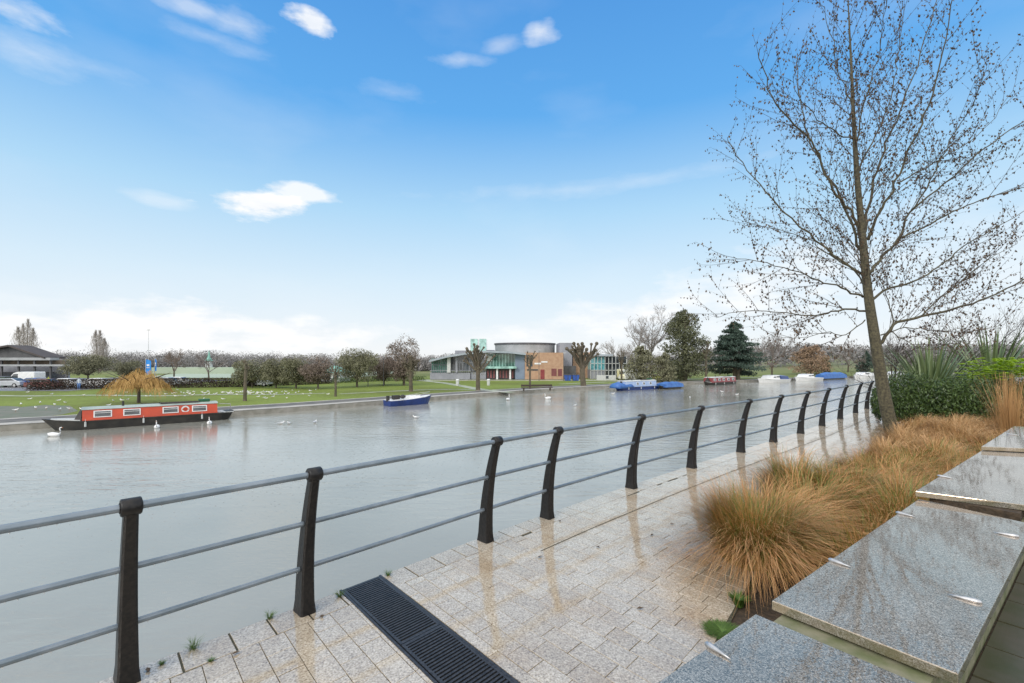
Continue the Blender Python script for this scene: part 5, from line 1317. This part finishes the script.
lamp(383.5, 76, 355, 'slim lamp post left of the tall brown tree'); lamp(368, 75, 366, 'short lamp post below the largest olive tree'); lamp(539, 95, 350, 'slim lamp post before the brick front'); lamp(563.5, 96, 353, 'slim post at the corner of the grey tower')
e = empty('floodlight_mast', terrp(148.5, 190), 0, 'faint thin floodlight mast standing above the wood', 'mast'); h = at(148, 330, 190).z - LAWN
b = MB(); b.tube([(0, 0, 0), (0, 0, h)], [.12, .05], 6); b.build('pole', M['offwhite'], e); b = MB(); b.box((0, 0, h), (1.3, .2, .3)); b.build('lamp_head', M['offwhite'], e)

# turret
Y = 150; e = empty('turret', terrp(209, Y), 0, 'white turret with a pointed green copper roof above the trees', 'turret'); z1 = at(209, 361, Y).z - LAWN; z2 = at(209, 350, Y).z - LAWN
b = MB(); b.tube([(0, 0, 0), (0, 0, z1 - .9)], 1.0, 8); b.tube([(0, 0, z1 - .9), (0, 0, z1)], .75, 8); b.build('tower', M['offwhite'], e)
b = MB(); b.tube([(0, 0, z1), (0, 0, z1 + .7), (0, 0, z1 + 1.1), (0, 0, z2)], [1.15, .8, .45, .05], 8); b.build('roof', M['copper'], e)
b = MB(); b.box((4, 2, 1.0), (44, 6, 2.0)); b.build('hall', M['pitch'], e)
# pavilion with green roof
Y = 92; e = empty('pavilion', terrp(328, Y), 0, 'white pavilion with a hipped green roof behind the lawn', 'building'); a, c = at(315, 373, Y), at(341, 383, Y); w = c.x - a.x; zt = a.z - LAWN; zr = at(328, 366, Y).z - LAWN
b = MB(); b.box((0, 3, zt / 2), (w * .92, 6, zt)); b.build('wall', M['offwhite'], e)
b = MB(); b.add([(-w / 2, -.3, zt), (w / 2, -.3, zt), (w / 2, 6.3, zt), (-w / 2, 6.3, zt), (-w * .15, 3, zr), (w * .15, 3, zr)], [(0, 1, 5, 4), (1, 2, 5), (2, 3, 4, 5), (3, 0, 4)]); b.build('roof', M['copper'], e)
for x in (-.3, 0, .3): b = MB(); b.box((w * x, -.03, zt * .55), (w * .2, .08, zt * .5)); b.build('window', M['dglass'], e)

# ------------------------------------------------------------------ theatre
Y = 102
th = empty('theatre', terrp(520, Y), 0, 'long modern riverside theatre with green glass front, tan brick block and grey drum roof', 'building')
def T(name, m, boxes, **k):
    b = MB()
    for (p0, p1, q0, q1, dY, dep) in boxes: bx(b, p0, p1, q0, q1, Y + dY, dep)
    return built(b, name, M[m], th, **k)
T('glass_wing', 'gglass', [(431.5, 447.5, 358.6, 372.6, .6, 9)])
T('wing_frame', 'grey', [(431.2 + k * 2.3, 431.55 + k * 2.3, 358.6, 372.6, .5, .12) for k in range(8)] + [(431, 447.8, 364.6, 365.1, .5, .12)])
T('terrace_wall', 'grey', [(430, 470, 372.8, 379.4, 0, 6)]); T('terrace_rail', 'grey', [(430 + k * 2, 430.3 + k * 2, 370.6, 372.7, -.2, .1) for k in range(21)] + [(430, 470.5, 370.2, 370.6, -.2, .1)])
T('column', 'offwhite', [(447, 450.5, 354.4, 372.6, -.3, .8)]); T('column', 'grey', [(455.5, 457.5, 354, 372.6, -.3, .8)])
T('curved_glass', 'dglass', [(450.6, 455.4, 354.4, 371.5, .4, 8), (457.6, 484, 353.5, 371.5, .2, 8)])
T('glass_mullions', 'grey', [(459 + k * 3.4, 459.4 + k * 3.4, 353.5, 371.5, .1, .1) for k in range(8)] + [(457.7, 484, 362, 362.5, .1, .1)])
T('lower_wall', 'grey', [(470.6, 486, 371.6, 379.4, .5, 6)])
# sweeping thin roof
b = MB(); pr = [(429, 360.2), (447, 355.6), (466, 352.6), (487, 350.6), (510, 351.4), (526, 353.2)]
t_ = [at(px, py, Y - 1.6) for px, py in pr]; rings = [[p, p + Vector((0, 0, -.42)), p + Vector((0, 12, -.42)), p + Vector((0, 12, 0))] for p in t_]; b.loft(rings); built(b, 'roof', M['roofmetal'], th)
T('foyer_glass', 'gglass', [(486.3, 515, 353.6, 366.8, .9, 8)])
T('foyer_mullions', 'mint', [(487 + k * 3.05, 487.55 + k * 3.05, 353.6, 366.8, .75, .15) for k in range(10)])
T('canopy', 'mint', [(484.6, 516.5, 366.4, 368.6, -.8, 2.5)])
T('entrance', 'dgrey', [(486.3, 515, 368.7, 379.3, 1.5, 5)]); T('posters', 'pink', [(487 + k * 3.1, 488.7 + k * 3.1, 370.6, 378, 1.3, .15) for k in range(9)])
T('column', 'white', [(496.2, 498, 368.7, 379.3, -.2, .5)]); T('column', 'white', [(509.3, 511, 368.7, 379.3, -.2, .5)])
T('sign_panel', 'offwhite', [(487, 492, 356, 361, .5, .2)])
T('grey_panel', 'bluegrey', [(515.1, 524.8, 354.6, 379.3, .2, 8)])
T('brick_block', 'brick', [(524.9, 563.6, 352.6, 379.3, 0, 12)])
T('window', 'dglass', [(526.5, 528.5, 355, 366.5, -.06, .1)]); T('window', 'dglass', [(530.5, 532.5, 355, 366.5, -.06, .1)])
T('door', 'maroon', [(540.5, 544.5, 369.5, 379.2, -.08, .1)]); T('window', 'redcar', [(551.5, 556.5, 368.6, 376, -.08, .1)])
T('wall_sign', 'white', [(534.5, 541, 362.8, 364.4, -.12, .1)]); T('wall_sign', 'white', [(541.3, 547.5, 361.2, 362.6, -.12, .1)]); T('window', 'dglass', [(527, 538, 369.2, 370.6, -.07, .1)])
T('window', 'redcar', [(558, 562, 369, 376, -.08, .1)])
# drum roof, faceted curve
b = MB(); cx_ = at(525, 345, Y + 14); rad_ = 7.6
pts_ = [(math.cos(a) * rad_, math.sin(a) * rad_ * .8) for a in [math.pi * 2 * k / 28 for k in range(28)]]
zb, zt = at(525, 353, Y + 14).z, at(525, 344.0, Y + 8).z
b.prism([(cx_.x + x, Y + 15 + y) for x, y in pts_], zb - 1.5, zt); built(b, 'drum', M['drum'], th)
b = MB(); b.prism([(cx_.x + x * 1.03, Y + 15 + y * 1.03) for x, y in pts_], zt, zt + .4); built(b, 'drum_cap', M['dgrey'], th)
T('plant_room', 'mint', [(470.5, 477.5, 338.8, 351, 6, 4), (479.3, 486.3, 338.8, 351, 6, 4)])
T('rooftop_box', 'grey', [(455, 466, 350.5, 355, 8, 4)]); T('upper_block', 'grey', [(487, 494, 350, 353, 9, 5)])
T('tower', 'grey', [(559.6, 572.2, 342.8, 379.2, 6, 8)])
T('link_wall', 'brick', [(573, 590.5, 352.5, 379.2, 8, 6)]); T('dark_annexe', 'dgrey', [(562, 576, 366, 379.2, 3, 3)])
T('teal_glass', 'teal', [(590.6, 604.5, 356.6, 369.8, 4, 8)]); T('wing_roof', 'roofmetal', [(588, 613, 354.2, 356.2, 3, 10)])
T('wing_glass', 'dglass', [(604.8, 627, 356.6, 378.6, 4.3, 8)]); T('wing_base', 'grey', [(590.6, 604.4, 370, 379, 3.6, 8)])
T('wing_frames', 'offwhite', [(590.4 + k * 3.6, 590.9 + k * 3.6, 356.4, 378.6, 3.4, .2) for k in range(11)] + [(590.4, 627, 363.2, 363.7, 3.4, .2), (590.4, 627, 369.9, 370.5, 3.4, .2)])
T('low_wall', 'offwhite', [(597, 616, 375.2, 380, -2, .6)]); T('window', 'dglass', [(606, 608.5, 376, 378.6, -2.1, .12)])
# skips and small things before it
Y2 = 97
for px, w, lab in ((567.5, 7, 'blue waste skip left of the pair below the grey tower'), (575.5, 7, 'blue waste skip right of the pair below the grey tower')):
    e = empty('waste_skip', terrp(px, Y2), 0, lab, 'skip'); ww = w / F * Y2; b = MB()
    b.loft([[(-ww / 2 * k, -.8, z), (ww / 2 * k, -.8, z), (ww / 2 * k, .8, z), (-ww / 2 * k, .8, z)] for k, z in ((.7, .05), (1, 1.2))]); b.build('body', M['skip'], e)
    b = MB(); b.box((0, 0, 1.24), (ww * 1.03, 1.7, .08)); b.box((0, -.87, .6), (.08, .08, 1.1)); b.build('rim', M['dgrey'], e)
for px, py, lab in ((458, 390, 'pale litter bin left of the fanned pollard'), (519, 386, 'pale bench right of the fanned pollard')):
    pass
# bench under narrow pollard by water
q = gl(537, 390.6); e = empty('bench', q, R(8), 'low dark timber bench on the bank before the brick front', 'bench'); b = MB(); b.box((0, 0, .42), (4.5, .5, .1)); b.build('seat', M['twig'], e)
for x in (-1.9, 1.9): b = MB(); b.box((x, 0, .19), (.15, .45, .37)); b.build('leg', M['twig'], e)
b = MB(); b.box((0, .24, .7), (4.5, .06, .3)); b.build('backrest', M['twig'], e)
for px, py, lab in ((457.5, 385.6, 'white litter bin left of the fanned pollard'), (488.5, 385.4, 'white litter bin right of the fanned pollard')):
    q = gl(px, py); e = empty('litter_bin', q, 0, lab, 'bin'); b = MB(); b.tube([(0, 0, 0), (0, 0, .95)], [.26, .3], 10); b.build('body', M['offwhite'], e); b = MB(); b.tube([(0, 0, .95), (0, 0, 1.1)], [.32, .2], 10); b.build('lid', M['white'], e)

# ------------------------------------------------------------------ world
w = bpy.data.worlds.new('World'); scene.world = w; w.use_nodes = True
N = w.node_tree.nodes; L = w.node_tree.links; N.clear()
out = N.new('ShaderNodeOutputWorld'); bg = N.new('ShaderNodeBackground'); L.new(bg.outputs[0], out.inputs[0])
SUN_EL, SUN_AZ = R(34), R(215)
sky = N.new('ShaderNodeTexSky'); sky.sky_type = 'NISHITA'; sky.sun_disc = False; sky.sun_elevation = SUN_EL; sky.sun_rotation = SUN_AZ
tc = N.new('ShaderNodeTexCoord'); sx = N.new('ShaderNodeSeparateXYZ'); nm = N.new('ShaderNodeVectorMath'); nm.operation = 'NORMALIZE'
L.new(tc.outputs['Generated'], nm.inputs[0]); L.new(nm.outputs[0], sx.inputs[0])
def mth(op, a, b_=None, c=None):
    n_ = N.new('ShaderNodeMath'); n_.operation = op
    for i, x in enumerate((a, b_, c)):
        if x is None: continue
        if isinstance(x, (int, float)): n_.inputs[i].default_value = x
        else: L.new(x, n_.inputs[i])
    return n_.outputs[0]
def mixc(fac, a, b_, mode='MIX'):
    n_ = N.new('ShaderNodeMix'); n_.data_type = 'RGBA'; n_.blend_type = mode
    for i, x in ((0, fac), (6, a), (7, b_)):
        if isinstance(x, (int, float)): n_.inputs[i].default_value = x
        elif isinstance(x, tuple): n_.inputs[i].default_value = x
        else: L.new(x, n_.inputs[i])
    return n_.outputs[2]
az = mth('ARCTAN2', sx.outputs[0], sx.outputs[1]); el = mth('ARCSINE', sx.outputs[2])
# clear sky: tint of the sun lit sky graded towards milky horizon air
K = 1 / .12
grad = ramp(N, [(0, (.97, .985, 1.0, 1)), (.07, (.85, .93, .995, 1)), (.16, (.72, .88, 1.0, 1)), (.30, (.45, .73, .98, 1)), (.47, (.13, .44, .90, 1)), (.8, (.05, .24, .70, 1))])
L.new(sx.outputs[2], grad.inputs[0])
skys = mixc(1.0, sky.outputs[0], (.12, .12, .12, 1), 'MULTIPLY')
clear = mixc(.93, skys, grad.outputs[0])
# cloud noise in direction space
cb = N.new('ShaderNodeCombineXYZ'); L.new(az, cb.inputs[0]); L.new(mth('MULTIPLY', el, 2.6), cb.inputs[1])
cn = N.new('ShaderNodeTexNoise'); cn.inputs['Scale'].default_value = 10; cn.inputs['Detail'].default_value = 9; cn.inputs['Roughness'].default_value = .58; L.new(cb.outputs[0], cn.inputs['Vector'])
cn2 = N.new('ShaderNodeTexNoise'); cn2.inputs['Scale'].default_value = 2.2; cn2.inputs['Detail'].default_value = 6; L.new(cb.outputs[0], cn2.inputs['Vector'])
nz = mth('SUBTRACT', cn.outputs[0], .5)
mask = None
def blob(a0, e0, wa, we, amt, soft=.45, rot=0):
    global mask
    da = mth('SUBTRACT', az, R(a0)); de = mth('SUBTRACT', el, R(e0))
    if rot: c_, s_ = math.cos(R(rot)), math.sin(R(rot)); da, de = mth('ADD', mth('MULTIPLY', da, c_), mth('MULTIPLY', de, s_)), mth('SUBTRACT', mth('MULTIPLY', de, c_), mth('MULTIPLY', da, s_))
    da = mth('DIVIDE', da, R(wa)); de = mth('DIVIDE', de, R(we)); q = mth('SQRT', mth('ADD', mth('MULTIPLY', da, da), mth('MULTIPLY', de, de)))
    v_ = mth('ADD', mth('SUBTRACT', 1.0, q), mth('MULTIPLY', nz, 2.3)); v_ = mth('MULTIPLY', mth('DIVIDE', v_, soft), amt)
    n_ = N.new('ShaderNodeClamp'); L.new(v_, n_.inputs[0]); n_.inputs[2].default_value = amt
    mask = n_.outputs[0] if mask is None else mth('MAXIMUM', mask, n_.outputs[0])
def azel(px, py): x = (px - HX) / F; z = (HY - py) / F; return math.degrees(math.atan(x)), math.degrees(math.atan(z / math.sqrt(1 + x * x)))
for px, py, wa, we, amt, soft, rot in ((262, 203, 5.6, 1.7, .95, .5, 3), (300, 193, 4.2, 1.2, .8, .6, 0), (160, 200, 3.6, .7, .3, .9, -4), (462, 60, 5, .8, .35, 1.1, 3), (500, 46, 3.5, .9, .3, 1.2, 15), (540, 32, 2.8, 1.1, .6, 1.0, 0), (312, 22, 2.8, 1.2, .85, .6, 0), (195, 8, 4, .9, .4, 1.0, 0), (215, 40, 6, .9, .25, 1.1, 0), (235, 24, 5, 1.2, .35, 1.0, 0),
        (8, 8, 3.5, 1.2, .6, .8, 0), (25, 50, 6, 1.6, .35, 1.2, 0), (395, 92, 4, 1.2, .22, 1.2, 0), (95, 66, 4, 1, .2, 1.2, 0),
        (55, 335, 9, 2.0, .9, .6, 0), (170, 330, 11, 3.4, .95, .6, 0), (290, 336, 11, 2.6, .9, .7, 0), (110, 320, 5, 1.8, .85, .6, 0),
        (640, 315, 17, 3.0, .85, 1.0, 9), (760, 290, 15, 4.2, .85, 1.1, 10), (520, 335, 12, 1.8, .7, 1.0, 4), (980, 250, 14, 6, .45, 1.6, 0), (600, 186, 22, 1.1, .3, 1.6, 3), (30, 300, 12, 2, .3, 1.4, 0)):
    a_, e_ = azel(px, py); blob(a_, e_, wa, we, amt, soft, rot)
thin = ramp(N, [(.52, g4(0)), (.80, g4(.16))]); L.new(cn2.outputs[0], thin.inputs[0])
sepT = mth('MULTIPLY', thin.outputs[0], 1.0); mask = mth('MAXIMUM', mask, sepT)
cshade = ramp(N, [(.3, (.90, .93, .97, 1)), (.55, (1.04, 1.04, 1.04, 1))]); L.new(cn.outputs[0], cshade.inputs[0])
front = mixc(mask, clear, cshade.outputs[0])
# unseen bright even overcast added behind the camera as fill light
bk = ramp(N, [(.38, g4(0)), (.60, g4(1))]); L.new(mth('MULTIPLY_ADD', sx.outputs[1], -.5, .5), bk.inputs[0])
ov = ramp(N, [(.665, g4(0)), (.74, g4(1))]); L.new(mth('MULTIPLY_ADD', nz, .15, sx.outputs[2]), ov.inputs[0])  # unseen white overcast added overhead to whiten wet reflections and lift the light
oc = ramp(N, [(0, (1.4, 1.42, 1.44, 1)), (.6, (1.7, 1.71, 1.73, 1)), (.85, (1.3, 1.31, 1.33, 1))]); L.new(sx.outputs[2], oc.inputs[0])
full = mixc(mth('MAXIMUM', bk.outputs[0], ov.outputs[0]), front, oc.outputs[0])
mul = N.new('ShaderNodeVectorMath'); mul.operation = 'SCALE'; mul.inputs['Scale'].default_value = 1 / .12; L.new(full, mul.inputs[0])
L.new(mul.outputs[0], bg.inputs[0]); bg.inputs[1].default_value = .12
sl = bpy.data.lights.new('sun', 'SUN'); sl.energy = 1.5; sl.angle = R(14); sl.color = (1, .96, .9)
so = bpy.data.objects.new('sun', sl); COL.objects.link(so)
dv = Vector((math.sin(SUN_AZ) * math.cos(SUN_EL), math.cos(SUN_AZ) * math.cos(SUN_EL), math.sin(SUN_EL)))
so.rotation_euler = dv.to_track_quat('Z', 'Y').to_euler()

# ------------------------------------------------------------------ camera
cd = bpy.data.cameras.new('camera'); cam = bpy.data.objects.new('camera', cd); COL.objects.link(cam)
cam.location = (0, 0, EYE); cam.rotation_euler = (R(90), 0, 0); cd.sensor_width = 36; cd.lens = 36 * F / 1024; cd.shift_y = (360.5 - 341.5) / 1024
cd.clip_start = .05; cd.clip_end = 6000
scene.camera = cam
scene.render.resolution_x = 1024; scene.render.resolution_y = 683
scene.view_settings.view_transform = 'Standard'; scene.view_settings.look = 'None'; scene.view_settings.exposure = 0
